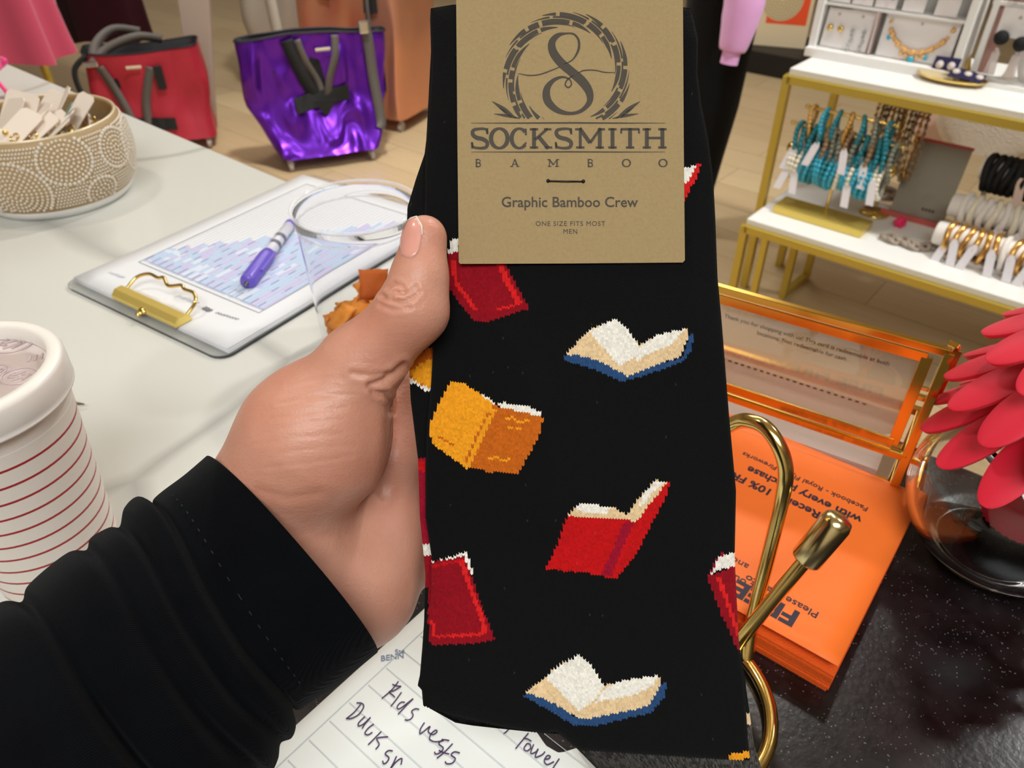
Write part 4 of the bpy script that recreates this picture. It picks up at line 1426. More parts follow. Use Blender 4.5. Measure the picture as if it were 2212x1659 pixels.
for i in range(110):                             # loose chains and studs between the cards
    a, r_ = rb.uniform(0, 6.28), .06 * math.sqrt(rb.random())
    c_ = (BC[0] + r_ * math.cos(a), BC[1] + r_ * math.sin(a), ZT + HB - .012 + rb.uniform(-.004, .006))
    if i % 3:
        mb.ball(c_, rb.uniform(.0015, .004), 8, rb.choice((0, 1, 2)))
    else:
        q = rb.uniform(.004, .008)
        mb.tube([(c_[0] + q * math.cos(t), c_[1] + q * math.sin(t) * .8, c_[2] + .003 * math.sin(2 * t)) for t in np.linspace(0, 6.283, 14)[:-1]], .0008, 6, 0, closed=True)
mb.lathe([(.001, HB - .014), (.05, HB - .017), (.070, HB - .022)], 32, 3, TB)
fi = mb.build('earring_fill', [gold, mat('pearl', (236, 228, 214), .2, coat=.5), mat('dark bead', (50, 42, 36), .3), mat('tan tissue', (190, 158, 110), .8)])
fi['kind'] = 'stuff'
tag(fi, 'heap of small loose gold earrings and pearls between the cards in the bowl', 'earrings')

# hot pink ribbon end hanging at the left edge
mb = MB()
rp = [(-60, 205, .020), (-25, 178, .022), (-6, 178, .016), (6, 192, .010), (16, 205, .006), (20, 212, .003)]
pts3 = [at_z(x, y, ZT + z) for x, y, z in [(-60, 190, .02), (-25, 170, .03), (-6, 176, .02), (7, 190, .012), (17, 203, .006), (20, 212, .0035)]]
mb.tube(spline(pts3, 6), .0032, 8)
pts3 = [at_z(x, y, ZT + z) for x, y, z in [(-60, 190, .02), (-20, 160, .05), (4, 140, .055), (10, 132, .06), (2, 128, .06), (-10, 134, .05)]]
mb.tube(spline(pts3, 6), .0040, 8)
tag(mb.build('ribbon', mat('hot pink satin', (240, 40, 130), .3, sheen=.3)), 'hot pink ribbon curling on the counter behind the bowl', 'ribbon')

# ------------------------------------------------------------------ things on the black counter
def up(p, z):
    return np.array(p) + E3 * z


# pad of orange flyers, print upside down for us
KF = at_z(1785, 1495, ZT)
PEY = at_z(1975, 1110, ZT) - KF
PLEN = np.linalg.norm(PEY); PEY /= PLEN
PEX = np.cross(E3, PEY)                    # to the left
PWD, PH = .170, .0145
pad_o = KF + PEX * PWD / 2 + PEY * PLEN / 2
pad = thing('flyer_pad', 'thick pad of orange printed flyers lying on the black counter', 'flyers', pad_o)
PADM = frame(KF + PEY * PLEN, PEX, -PEY)        # the flyers' own frame: x to our left, y towards us
org_m = mat('orange paper', (255, 122, 44), .6)
edge_m = mat('orange paper edge', (236, 92, 20), .7, bump=(700, .5, .0008))
mb = MB()
nl = 7
for k in range(nl):                          # slightly shifted layers
    z0, z1 = PH * k / nl, PH * (k + .96) / nl
    dx, dy = random.uniform(-.0005, .0005), random.uniform(-.0005, .0005)
    mb.box((PWD / 2 + dx, PLEN / 2 + dy, (z0 + z1) / 2), (PWD, PLEN, z1 - z0), 0, PADM)
mb.build('pad_block', edge_m, pad)
mb = MB()
rows = []
def lifted(v, u):
    return PH + .0004 + .006 * max(0, 1 - (PLEN - v) / .055) ** 1.6 * (.75 + .25 * math.cos(u * 9)) + .0006
for i in range(15):
    u = PWD * i / 14
    rows.append([(u, PLEN * j / 20 - .0012, lifted(PLEN * j / 20, u)) for j in range(21)])
mb.grid(rows[::-1], 0, True, PADM)
prn = []
navy = mat('navy print', (44, 40, 58), .6)


def pad_text(s, px, py, hgt, bold=0.0, space=1.0):
    p = at_z(px, py, ZT + PH) - (KF + PEY * PLEN)
    u, v = p.dot(PEX), -p.dot(PEY)
    m = MB()
    m.text(s, hgt, Matrix.Identity(4), 0, 'LEFT', bold, space)
    vs = []
    for x, y, z in m.v:                       # letters read from the far side
        uu, vv = u + x, v + y
        vs.append((uu, vv, lifted(vv + .0012, uu) + .00025))
    mb.add(vs, m.f, 1, False, PADM)


pad_text('FREE FIREWORKS', 1727, 1336, .0125, .05)
pad_text('Please scan to', 1768, 1332, .0052, .008)
pad_text('t out', 1628, 1272, .0050, .004)
pad_text('and', 1618, 1226, .0050, .004)
pad_text('Receive 10% FREE', 1774, 1111, .0064, .035)
pad_text('with every purchase', 1862, 1121, .0064, .035)
pad_text('Facebook - Royal Flyers Fireworks', 1876, 1100, .0042, .012)
top = mb.build('top_flyer', [org_m, navy], pad)
so = top.modifiers.new('thick', 'SOLIDIFY'); so.thickness = .0003; so.offset = -1

# gold framed glass card box behind the pad
BR_ = at_z(1916, 1088, ZT)                    # near right foot
TR_ = at_d(2020, 752, 1.0)
bex = at_y(1555, 622, .423)[:2] - at_y(2020, 752, .356)[:2]
bex = np.array([bex[0], bex[1], 0]); bex /= np.linalg.norm(bex)       # to the left along the front
bey = np.cross(bex, E3); bey = -np.cross(E3, bex)
if bey[1] < 0:
    bey = -bey
BW, BDP, BH, BT = .178, .056, .1115, .0375
LEAN = .012
box_o = BR_ + bex * BW / 2 + bey * BDP / 2
gbox = thing('card_box', 'gold framed glass card box with its clear front standing behind the orange flyers', 'card holder', box_o)
def bp(u, v, z):
    return BR_ + bex * u + bey * (v + LEAN * z / BH * (1 if v < .01 else 0)) + E3 * z
brass = mat('gold box brass', (226, 178, 78), .14, 1.0)
mb = MB()
fw = .0052
for a, b in (((0, 0, .002), (0, 0, BH)), ((BW, 0, .002), (BW, 0, BH))):
    mb.bar(bp(*a), bp(*b), fw, .0042, 0, up=bey)
for z in (.0026, BT, BH):
    mb.bar(bp(0, 0, z), bp(BW, 0, z), fw * .9, .0042, 0, up=bey)
mb.build('front_frame', brass, gbox, bevel=.0003)
mb = MB()
ins = .0098
for a, b in (((ins, 0, BT + .006), (ins, 0, BH - .006)), ((BW - ins, 0, BT + .006), (BW - ins, 0, BH - .006)), ((ins, 0, BT + .0068), (BW - ins, 0, BT + .0068)), ((ins, 0, BH - .0068), (BW - ins, 0, BH - .0068))):
    mb.bar(bp(*a), bp(*b), .0062, .0022, 0, up=bey)
mb.build('inner_frame', brass, gbox, bevel=.0002)
mb = MB()
for u in (0, BW):
    mb.bar(bp(u, BDP, .002), bp(u, BDP, BT), .005, .005, 0, up=bey)
    mb.bar(bp(u, .006, BT), bp(u, BDP, BT), .005, .004, 0)
    mb.bar(bp(u, .006, .0026), bp(u, BDP, .0026), .005, .004, 0)
mb.bar(bp(0, BDP, BT), bp(BW, BDP, BT), .005, .005, 0)
mb.bar(bp(0, BDP, .0026), bp(BW, BDP, .0026), .005, .005, 0)
mb.build('box_frame', brass, gbox, bevel=.0003)
mb = MB()
mb.bar(bp(-.0005, .004, BH + .001), bp(-.0012, .018, BH + .003), .0060, .0055, 0)
mb.bar(bp(-.0035, .019, BH - .001), bp(-.0025, .019, BH - .040), .0050, .0016, 0, up=bey)
mb.bar(bp(-.0012, .012, BH - .002), bp(-.0008, .020, BT + .004), .0012, .0012, 0)
mb.bar(bp(-.003, .022, BH - .034), bp(.010, .022, BH - .034), .0022, .0022, 0)
mb.bar(bp(-.003, .024, BH - .042), bp(.010, .024, BH - .042), .0040, .0030, 0)
mb.build('lid_stay', brass, gbox, bevel=.0003)
glass = mat('clear glass', (250, 252, 251), .01, trans=1.0, ior=1.45)
mb = MB()
for z0, z1 in ((.005, BT - .002), (BT + .003, BH - .003)):
    for vv in (0, .0012):
        q = [bp(.003, 0, z0), bp(BW - .003, 0, z0), bp(BW - .003, 0, z1), bp(.003, 0, z1)]
        q = [p + bey * (vv - .0006) for p in q]
        mb.add(q, [(0, 1, 2, 3) if vv else (3, 2, 1, 0)], 0)
mb.build('glass_pane', mat('thin glass', (255, 255, 255), .01, trans=1.0, ior=1.45), gbox)
mb = MB()
mb.box((0, 0, 0), (BW - .006, BDP - .004, .002), 0, frame(BR_ + bex * BW / 2 + bey * BDP / 2 + E3 * .003, bex, bey))
mb.build('mirror_floor', mat('mirror', (214, 210, 204), .05, 1.0), gbox)
# frosted printed slip inside the pane
slip_o = bp(.0115, 0, BT + .008) + bey * .004
sl_t = bp(.0115, 0, BH - .009) + bey * .004
SX, SY = bex, (sl_t - slip_o) / np.linalg.norm(sl_t - slip_o)
SLM = frame(slip_o, -bex, SY)
sw, sh = BW - .045, np.linalg.norm(sl_t - slip_o)
mb = MB()
mb.prism([(-sw / 2 + p[0] - .0, sh / 2 + p[1]) for p in rounded(sw, sh, .006)], -.0004, .0004, 0, SLM)
TXM = SLM @ Matrix.Translation((-sw / 2, 0, .0006 if SLM[1][2] < 0 else -.0006))
mb.text('Thank you for shopping with us! This card is redeemable at both', .0028, SLM @ Matrix.Translation((-sw / 2, sh - .0115, .0006)), 1, 'CENTER', .02)
mb.text('locations. Not redeemable for cash.', .0028, SLM @ Matrix.Translation((-sw / 2, sh - .0165, .0006)), 1, 'CENTER', .02)
for k in range(22):
    mb.box((-sw / 2 - .045 + .0043 * k, sh - .041, .0006), (.0022, .0013, .0001), 1, SLM)
slip = mb.build('printed_slip', [mat('translucent card', (240, 226, 212), .25, trans=.72, ior=1.08), mat('slip print', (92, 74, 60), .6)], None)
tag(slip, 'translucent printed gift slip held upright inside the gold framed glass box', 'card')
wc = MB()
WCM = frame(BR_ + bex * (BW - .018) + bey * .014 + E3 * .005, -bex, (bey * .86 + E3 * .5))
for k in range(5):
    wc.box(((BW - .03) / 2, .022 + .001 * k, .0012 * k), (BW - .030, .044, .0009), 0, WCM)
tag(wc.build('card_stack', mat('white card stock', (226, 220, 212), .5)), 'stack of white cards leaning in the glass box behind the flyers', 'cards')

# brass display stand: round base, bent rod, arm with a cap
p3 = [at_z(1612, 1440, ZT), at_z(1658, 1530, ZT), at_z(1640, 1659, ZT)]
ax_, ay_ = p3[0][:2], p3[1][:2]
def circ3(a, b, c):
    A = np.array([[b[0] - a[0], b[1] - a[1]], [c[0] - a[0], c[1] - a[1]]]) * 2
    rhs = np.array([b @ b - a @ a, c @ c - a @ a])
    o = np.linalg.solve(A, rhs)
    return o, np.linalg.norm(a - o)
ro, rr_ = circ3(p3[0][:2], p3[1][:2], p3[2][:2])
stand = thing('brass_stand', 'polished brass rod stand with a round base beside the socks', 'display stand', (ro[0], ro[1], ZT))
mb = MB()
mb.tube([(ro[0] + rr_ * math.cos(a), ro[1] + rr_ * math.sin(a), ZT + .0034) for a in np.linspace(0, 2 * math.pi, 72)[:-1]], .0034, 16, closed=True)
mb.build('base_ring', gold, stand)
rod = [up(at_z(1609, 1436, ZT), .003), at_d(1628, 1330, .393), at_d(1660, 1200, .380), at_d(1690, 1075, .356), at_d(1697, 1015, .349), at_d(1683, 965, .347), at_d(1655, 925, .350), at_d(1622, 910, .356), at_d(1590, 912, .364), at_d(1540, 940, .375), at_d(1480, 985, .385), at_d(1450, 1070, .392), at_d(1440, 1230, .398), np.array([ro[0] - rr_ * .8, ro[1] + rr_ * .6, ZT + .02]), np.array([ro[0] - rr_ * .8, ro[1] + rr_ * .6, ZT + .0034])]
mb = MB(); mb.tube(spline(rod, 7), .0036, 16)
mb.build('upright_rod', gold, stand)
arm0, arm1 = at_d(1588, 1394, .394), at_d(1752, 1195, .364)
adir = (arm1 - arm0) / np.linalg.norm(arm1 - arm0)
mb = MB(); mb.tube([arm0, arm0 + (arm1 - arm0) * .5, arm1], .0036, 16)
arm = mb.build('arm_rod', gold, stand)
capM = frame(arm1 - adir * .005, np.cross(adir, E3), np.cross(adir, np.cross(adir, E3)))
if (np.array(capM.to_3x3() @ Vector((0, 0, 1))) @ adir) < 0:
    capM = frame(arm1 - adir * .005, np.cross(E3, adir), np.cross(adir, np.cross(E3, adir)))
MB().lathe([(.004, 0), (.0069, .0004), (.0074, .0015), (.0074, .0245), (.0064, .0277), (.0038, .0292), (.0005, .0294)], 32, 0, capM, (True, True)).build('arm_cap', mat('champagne gold cap', (226, 206, 150), .2, 1.0), arm)

# glass bowl vase with a layered pink flower
VC = at_d(2192, 1078, .430)
VC = np.array([VC[0], VC[1], ZT])
vase = thing('vase', 'round clear glass bowl vase holding the pink flower at the right edge', 'vase', VC)
TV = Matrix.Translation(VC)
VR, VZ = .0555, .0475
prof = [(.0005, .0), (.026, .0), (.030, .0012)]
a0_, a1_ = -62, 52
outer = [(VR * math.cos(math.radians(a)), VZ + VR * .93 * math.sin(math.radians(a))) for a in np.linspace(a0_, a1_, 20)]
inn = [((VR - .0042) * math.cos(math.radians(a)), VZ + (VR * .93 - .0042) * math.sin(math.radians(a))) for a in np.linspace(a1_, -48, 20)]
inn = [(r, max(z, .0145)) for r, z in inn]
mb = MB(); mb.lathe(prof + outer + [(outer[-1][0] - .002, outer[-1][1] + .0015)] + inn + [(.018, .0130), (.0005, .0125)], 72, 0, TV)
mb.build('glass_bowl', glass, vase)

FO = VC + np.array([.015, .004, .097])
flower = thing('flower', 'large coral pink flower with layered rounded petals in the glass vase', 'flower', VC + np.array([.006, .002, .02]))
pet_m = mat('coral pink petal', (228, 24, 56), .5, sss=.1, sheen=.08)
NF = 0
def petal(a, r0, r1, z0, z1, w, droop):
    """rounded thick petal from radius r0 to r1"""
    rows = []
    n_, m_ = 16, 8
    for i in range(n_ + 1):
        t = math.sin(math.pi / 2 * i / n_)
        r = r0 + (r1 - r0) * t
        z = z0 + (z1 - z0) * t - droop * t * t
        ww = w * (.5 + .5 * min(1, t * 1.5)) * math.sqrt(max(.0, 1 - max(0, (t - .66) / .34) ** 2))
        row = []
        for j in range(m_ + 1):
            q = 2 * j / m_ - 1
            x = q * ww
            row.append((r * math.cos(a) - x * math.sin(a), r * math.sin(a) + x * math.cos(a), z - .22 * ww * q * q))
        rows.append(row)
    return rows
layers = [(14, .012, .069, .030, -.002, .0105, .020, .10), (14, .012, .066, .050, .024, .0105, .018, .32), (13, .010, .058, .070, .051, .0105, .014, .1), (11, .008, .044, .086, .075, .0100, .010, .3), (8, .005, .028, .096, .092, .0090, .006, 0), (6, .003, .015, .100, .100, .0070, .003, .2)]
TFl = Matrix.Translation(FO)
for n_, r0, r1, z0, z1, w_, dr, ph in layers:
    for k in range(n_):
        a = ph + 2 * math.pi * k / n_
        mb = MB(); mb.grid(petal(a, r0, r1, z0, z1, w_, dr), 0, True, TFl)
        o = mb.build('petal', pet_m, flower)
        so = o.modifiers.new('thick', 'SOLIDIFY'); so.thickness = .0026; so.offset = 0
        bv = o.modifiers.new('bevel', 'BEVEL'); bv.width = .0007; bv.segments = 2; bv.limit_method = 'ANGLE'
mb = MB()
rings = []
for i in range(9):
    t = i / 8
    z = .062 - .078 * t - .0
    r = .009 + .013 * t
    rings.append([(FO[0] + (r + .0013 * (j % 2)) * math.cos(2 * math.pi * j / 72), FO[1] + (r + .0013 * (j % 2)) * math.sin(2 * math.pi * j / 72), FO[2] + .02 - .09 * t) for j in range(72)])
mb.loft(rings, 0, True, (True, True))
mb.build('ribbed_base', mat('deep pink rubber', (190, 20, 56), .45, sss=.1), flower)

# ruled notepad sheet with handwriting under the hand
NA_, NB_ = at_z(642, 1566, ZT), at_z(915, 1318, ZT)
nex = (NB_ - NA_); nex[2] = 0; nex /= np.linalg.norm(nex)           # along the sheet's head edge
ney = np.cross(E3, nex)                                              # away from us
if ney[0] < 0 and ney[1] > 0:
    ney = -ney                                                       # rows run away from the head edge, to the lower right
NO = NA_ - nex * .03
NW, NL = .190, .150
note_c = NO + nex * NW / 2 + ney * NL / 2
def npos(a, b, zo=0.0):
    z = .0006 + .004 * max(0, (b - .10) / .05) ** 2 + .0012 * math.sin(a * 40) * max(0, b / .15) + zo
    return NO + nex * a + ney * b + E3 * z
def nuv(px, py):
    p = at_z(px, py, ZT + .001) - NO
    return p.dot(nex), p.dot(ney)
mb = MB()
rows = [[npos(NW * i / 24, NL * j / 24) for j in range(25)] for i in range(25)]
nrm = np.cross(rows[1][0] - rows[0][0], rows[0][1] - rows[0][0])
mb.grid(rows[::-1] if nrm[2] > 0 else rows, 0, True)
def nline(pts, w, mi, zo=.00022):
    n_ = len(pts)
    P_ = np.array(pts)
    vs = []
    for i in range(n_):
        t = P_[min(i + 1, n_ - 1)] - P_[max(i - 1, 0)]; t = t / (np.linalg.norm(t) + 1e-9)
        q = np.array([-t[1], t[0]]) * w / 2
        for s_ in (1, -1):
            vs.append(npos(P_[i][0] + q[0] * s_, P_[i][1] + q[1] * s_, zo))
    fs = [(2 * i, 2 * i + 1, 2 * i + 3, 2 * i + 2) for i in range(n_ - 1)]
    mb.add(vs, fs, mi)
for k in range(16):
    a = .004 + .0125 * k
    if a < NW:
        nline([(a, .011 + (NL - .012) * j / 12) for j in range(13)], .00022, 1)
nline([(NW * j / 20, .0098) for j in range(21)], .0003, 1)
def pen_px(pts, w=.00058):
    q = spline([nuv(*p) for p in pts], 5)
    nline(q, w, 2, .0003)
z2 = lambda pts: [(580 + x / 3.072, 1340 + y / 3.072) for x, y in pts]
# Kids
pen_px(z2([(862, 405), (820, 460), (752, 520)])); pen_px(z2([(822, 425), (850, 435), (880, 438)])); pen_px(z2([(880, 438), (830, 468), (800, 475), (828, 500), (838, 512)]))
pen_px(z2([(882, 478), (845, 530), (812, 572)]))
pen_px(z2([(905, 545), (880, 545), (855, 570), (860, 590), (890, 575), (960, 520), (920, 560), (860, 625)]))
pen_px(z2([(1000, 592), (975, 588), (950, 605), (960, 630), (945, 655), (920, 665), (905, 660)]))
# vests
pen_px(z2([(1035, 680), (1010, 720), (1005, 755), (1035, 735), (1072, 705), (1060, 740), (1090, 760), (1118, 742), (1110, 730), (1082, 752), (1068, 785), (1080, 800), (1110, 808), (1160, 800), (1150, 790)]))
pen_px(z2([(1200, 800), (1160, 795), (1130, 820), (1160, 850), (1140, 880), (1110, 890), (1102, 875)])); pen_px(z2([(1222, 820), (1170, 875), (1118, 918)])); pen_px(z2([(1130, 865), (1160, 880), (1200, 890)]))
pen_px(z2([(1270, 882), (1235, 875), (1212, 895), (1240, 920), (1220, 950), (1185, 955), (1172, 940)]))
# Duck sn
pen_px(z2([(612, 558), (570, 610), (515, 655)])); pen_px(z2([(585, 548), (620, 552), (632, 575), (600, 625), (550, 652), (518, 652)]))
pen_px(z2([(640, 640), (600, 680), (598, 702), (630, 690), (678, 645), (640, 690), (622, 720)])); pen_px(z2([(700, 690), (665, 715), (640, 750), (660, 762), (690, 745)]))
pen_px(z2([(748, 740), (700, 790), (662, 828)])); pen_px(z2([(795, 775), (720, 785), (735, 825), (712, 858)]))
pen_px(z2([(825, 870), (795, 868), (775, 890), (800, 915), (785, 945), (765, 955), (758, 935)])); pen_px(z2([(850, 905), (830, 950), (812, 985), (850, 940), (885, 920), (880, 960)]))
# n towe
pen_px(z2([(1598, 715), (1575, 740), (1560, 750)])); pen_px(z2([(1725, 745), (1680, 800), (1640, 850)])); pen_px(z2([(1690, 780), (1720, 785), (1745, 800)]))
pen_px(z2([(1715, 815), (1695, 850), (1715, 865), (1740, 845), (1735, 820), (1715, 815)])); pen_px(z2([(1760, 820), (1740, 880), (1775, 870), (1790, 850), (1770, 905), (1815, 890), (1835, 868)]))
pen_px(z2([(1830, 920), (1860, 915), (1870, 900), (1850, 895), (1830, 930), (1850, 955), (1895, 935)])); pen_px(z2([(1930, 915), (1900, 960), (1885, 985)]))
def ntext(s, px, py, h_):
    a, b = nuv(px, py)
    m = MB(); m.text(s, h_, Matrix.Identity(4), 0, 'LEFT', .01)
    d_ = np.array(nuv(px + 40, py - 6)) - np.array([a, b]); d_ /= np.linalg.norm(d_)
    e_n = np.array([-d_[1], d_[0]])
    if np.array(nuv(px, py - 20)) @ e_n < np.array([a, b]) @ e_n:
        e_n = -e_n
    vs = [npos(*(np.array([a, b]) + d_ * x + e_n * y), .0003) for x, y, z in m.v]
    mb.add(vs, m.f, 3)
ntext('BENN', 822, 1428, .0034); ntext('Ste', 853, 1413, .0030)
note = mb.build('notepad_sheet', [mat('note paper', (228, 231, 227), .8), mat('faint grey rule', (205, 210, 214), .8), mat('purple pen ink', (70, 44, 84), .6), mat('blue grey print', (120, 136, 160), .7)])
so = note.modifiers.new('thick', 'SOLIDIFY'); so.thickness = .0003; so.offset = -1
tag(note, 'ruled white note sheet with purple handwriting on the black counter', 'paper')

# ------------------------------------------------------------------ foil totes and garments beyond the counter
def foil(name, col, rough=.24):
    return mat(name, col, .28, .68, facet=(9, 1.0, .06))


purple_f = foil('purple foil', (104, 36, 178))
red_f = mat('red coated cloth', (176, 42, 58), .4, .2, facet=(9, .35, .02))
rose_f = mat('rose gold foil', (226, 160, 128), .3, .75, facet=(5, .3, .03))
champ_f = mat('champagne foil', (178, 166, 150), .4, .4)


def tote(name, label, pos, yaw, wb, db, wt, dt, z0, hgt, m, seed, crump=.008):
    t = thing(name, label, 'tote bag', (pos[0], pos[1], 0))
    t.rotation_euler[2] = yaw
    rng = np.random.default_rng(seed)
    mb = MB()
    rings = []
    n_ = 16
    ref = rounded(max(wb, wt), max(db, dt), .035, 3)
    counts = [max(1, int(math.hypot(b[0] - a[0], b[1] - a[1]) / .035)) for a, b in zip(ref, ref[1:] + ref[:1])]
    for i in range(n_ + 1):
        f_ = i / n_
        e = min(1, f_ * 2.2) ** .75
        w_, d_ = wb + (wt - wb) * e, db + (dt - db) * e
        ring = []
        base = rounded(w_, d_, min(.035, d_ * .45), 3)
        # denser sides so the cloth can buckle
        pts = []
        cnt_i = []
        for a, b in zip(base, base[1:] + base[:1]):
            L_ = math.hypot(b[0] - a[0], b[1] - a[1])
            k = counts[len(cnt_i)]; cnt_i.append(0)
            for q in range(k):
                pts.append((a[0] + (b[0] - a[0]) * q / k, a[1] + (b[1] - a[1]) * q / k))
        for j, (x, y) in enumerate(pts):
            s_ = crump * (math.sin(x * 23 + f_ * 5 + seed) + .8 * math.sin(x * 37 - f_ * 7 + y * 23 + seed * 2) + .45 * math.sin(f_ * 9 + x * 12))
            s_ *= .3 + .7 * math.sin(math.pi * min(1, f_ * 1.05)) if i < n_ else .5
            r_ = math.hypot(x, y)
            yo = (db - dt) / 2 * 0
            ring.append((x * (1 + s_ / r_), y + s_ * (1 if y > 0 else -1), z0 + hgt * f_ + (.010 * math.sin(x * 9 + seed) if i == n_ else 0)))
        rings.append(ring)
    inner = [[(x * .975, y * .965, z - .002) for x, y, z in rings[-1]], [(x * .90, y * .85, z - hgt * .22) for x, y, z in rings[-1]], [(x * min(.8, wb / wt * .92), y * .8, z - hgt * .5) for x, y, z in rings[-1]]]
    mb.loft(rings, 0, True, (True, False))
    mb.build('bag_body', m, t, local=True)
    mb = MB(); mb.loft([rings[-1]] + inner, 0, True, (False, True))
    mb.build('lining', mat('black lining', (14, 12, 15), .7), t, local=True)
    edge = MB(); edge.tube(rings[-1], .004, 6, closed=True)
    edge.build('rim_binding', mat('dark binding', (26, 18, 30), .6), t, local=True)
    yf = -dt / 2
    # webbing handles hanging down the front, belt and logo patch
    return t, rings


def strap(t, pts, w=.032, m=None, name='handle'):
    P = [Vector(p) for p in pts]
    mb = MB()
    q = spline(pts, 6)
    vs = []
    for i, p in enumerate(q):
        tn = np.array(q[min(i + 1, len(q) - 1)]) - np.array(q[max(i - 1, 0)])
        s_ = np.cross(tn, (0, 1.0, .15)); s_ /= np.linalg.norm(s_) + 1e-9
        vs += [tuple(np.array(p) + s_ * w / 2), tuple(np.array(p) - s_ * w / 2)]
    mb.add(vs, [(2 * i, 2 * i + 1, 2 * i + 3, 2 * i + 2) for i in range(len(q) - 1)], 0, True)
    o = mb.build(name, m or grey_web, t, local=True)
    so = o.modifiers.new('thick', 'SOLIDIFY'); so.thickness = .003; so.offset = 0
    return o


def casters(t, w, d, z0):
    for sx in (-1, 1):
        for sy in (-1, 1):
            mb = MB()
            x, y = sx * (w / 2 - .03), sy * (d / 2 - .03)
            mb.tube([(x - .008, y, .022), (x + .008, y, .022)], .022, 14)
            mb.bar((x, y, .02), (x, y, z0 + .004), .014, .02, 0)
            mb.build('caster', mat('caster plastic', (176, 166, 158), .4), t, local=True)


def front_y(rings, x, z0, hgt, z):
    f_ = np.clip((z - z0) / hgt, 0, 1) * (len(rings) - 1)
    i = int(min(f_, len(rings) - 2))
    def yy(r):
        c = [p for p in r if p[1] < 0]
        return min(c, key=lambda p: abs(p[0] - x))[1]
    return yy(rings[i]) * (1 - (f_ - i)) + yy(rings[i + 1]) * (f_ - i) - .007


def belt(t, rings, z0, hgt, x0, x1, z, hb, name, m, skew=0.0):
    mb = MB()
    n_ = 8
    vs = []
    for i in range(n_ + 1):
        x = x0 + (x1 - x0) * i / n_
        for dz in (-hb / 2, hb / 2):
            zz = z + dz + skew * (i / n_ - .5)
            vs.append((x, front_y(rings, x, z0, hgt, zz) - .004, zz))
    mb.add(vs, [(2 * i, 2 * i + 2, 2 * i + 3, 2 * i + 1) for i in range(n_)], 0)
    o = mb.build(name, m, t, local=True)
    so = o.modifiers.new('thick', 'SOLIDIFY'); so.thickness = .003; so.offset = 0
    return o


def logo_patch(t, rings, z0, hgt, x, z):
    """small embroidered word patch, too blurred to read"""
    mb = MB()
    y = front_y(rings, x, z0, hgt, z) - .006
    for k in range(6):
        mb.ball((x - .025 + .010 * k, y, z), .008, 8, 0, (.7, .3, 1))
    mb.build('word_patch', mat('cream embroidery', (214, 200, 170), .7), t, local=True)


# purple tote
PZ, PHt = .055, .455
pt, pr_ = tote('tote_bag', 'metallic purple tote bag on casters standing beyond the counter', (-.815, 3.30), math.radians(22), .41, .28, .60, .075, PZ, PHt, purple_f, 2, .008)
fy = lambda x, z: front_y(pr_, x, PZ, PHt, z) - .006
strap(pt, [(-.10, fy(-.1, .49), .500), (-.085, fy(-.085, .46), .44), (-.05, fy(-.05, .36), .34), (-.02, fy(-.02, .28), .27)], .05, black_web)
strap(pt, [(-.06, fy(-.06, .5), .500), (-.04, fy(-.04, .42), .42), (.0, fy(0, .32), .33), (.015, fy(.015, .27), .262)], .026)
strap(pt, [(.09, fy(.09, .5), .505), (.08, fy(.08, .42), .43), (.045, fy(.045, .33), .34), (.03, fy(.03, .27), .262)], .030)
strap(pt, [(.215, fy(.215, .5), .545), (.225, fy(.225, .46), .47), (.228, fy(.228, .32), .33), (.235, fy(.235, .18), .17), (.225, fy(.225, .12), .13)], .042)
belt(pt, pr_, PZ, PHt, -.11, .12, .265, .06, 'hand_grip', black_web, .03)
mb = MB(); mb.prism([(-.05, .03), (.05, .03), (.0, -.04)], -.003, .003, 0, Matrix.Translation((.01, fy(.01, .22) - .01, .235)) @ Matrix.Rotation(math.pi / 2, 4, 'X'))
mb.build('grip_tab', black_web, pt, local=True)
mb = MB(); mb.box((.21, fy(.21, .5) - .006, .525), (.04, .018, .05))
mb.build('strap_buckle', chrome, pt, bevel=.006, local=True)
logo_patch(pt, pr_, PZ, PHt, .035, .455)
casters(pt, .41, .28, PZ)

# red tote, half hidden by the counter
RZ, RH = .05, .375
rt, rr2 = tote('tote_bag', 'matt red tote bag with black straps, partly behind the white counter', (-1.58, 3.45), math.radians(17), .46, .24, .46, .17, RZ, RH, red_f, 5, .007)
fy = lambda x, z: front_y(rr2, x, RZ, RH, z) - .006
strap(rt, [(-.165, fy(-.165, .38), .375), (-.14, fy(-.14, .3), .30), (-.11, fy(-.11, .2), .20), (-.09, fy(-.09, .1), .09)], .034)
strap(rt, [(.03, fy(.03, .38), .36), (-.0, fy(0, .3), .29), (-.03, fy(-.03, .2), .2), (-.04, fy(-.04, .1), .09)], .034)
strap(rt, [(-.19, fy(-.19, .4), .385), (-.12, fy(-.12, .42) + .05, .435), (.0, -.02, .465), (.09, .02, .44)], .036)
strap(rt, [(-.19, fy(-.19, .4), .385), (-.17, .02, .44), (-.10, .10, .475), (.0, .12, .455)], .036)
strap(rt, [(-.20, -.08, .42), (-.26, -.10, .37), (-.255, -.12, .27), (-.20, -.13, .17)], .022, black_web)
belt(rt, rr2, RZ, RH, -.11, .075, .130, .05, 'hand_grip', black_web, -.01)
mb = MB(); mb.box((.055, fy(.055, .33) - .004, .315), (.035, .008, .095))
mb.build('velcro_tab', black_web, rt, bevel=.002, local=True)
mb = MB(); mb.box((-.195, fy(-.195, .4) - .006, .39), (.06, .014, .022))
mb.build('strap_buckle', chrome, rt, bevel=.004, local=True)
logo_patch(rt, rr2, RZ, RH, -.035, .365)
casters(rt, .44, .26, RZ)

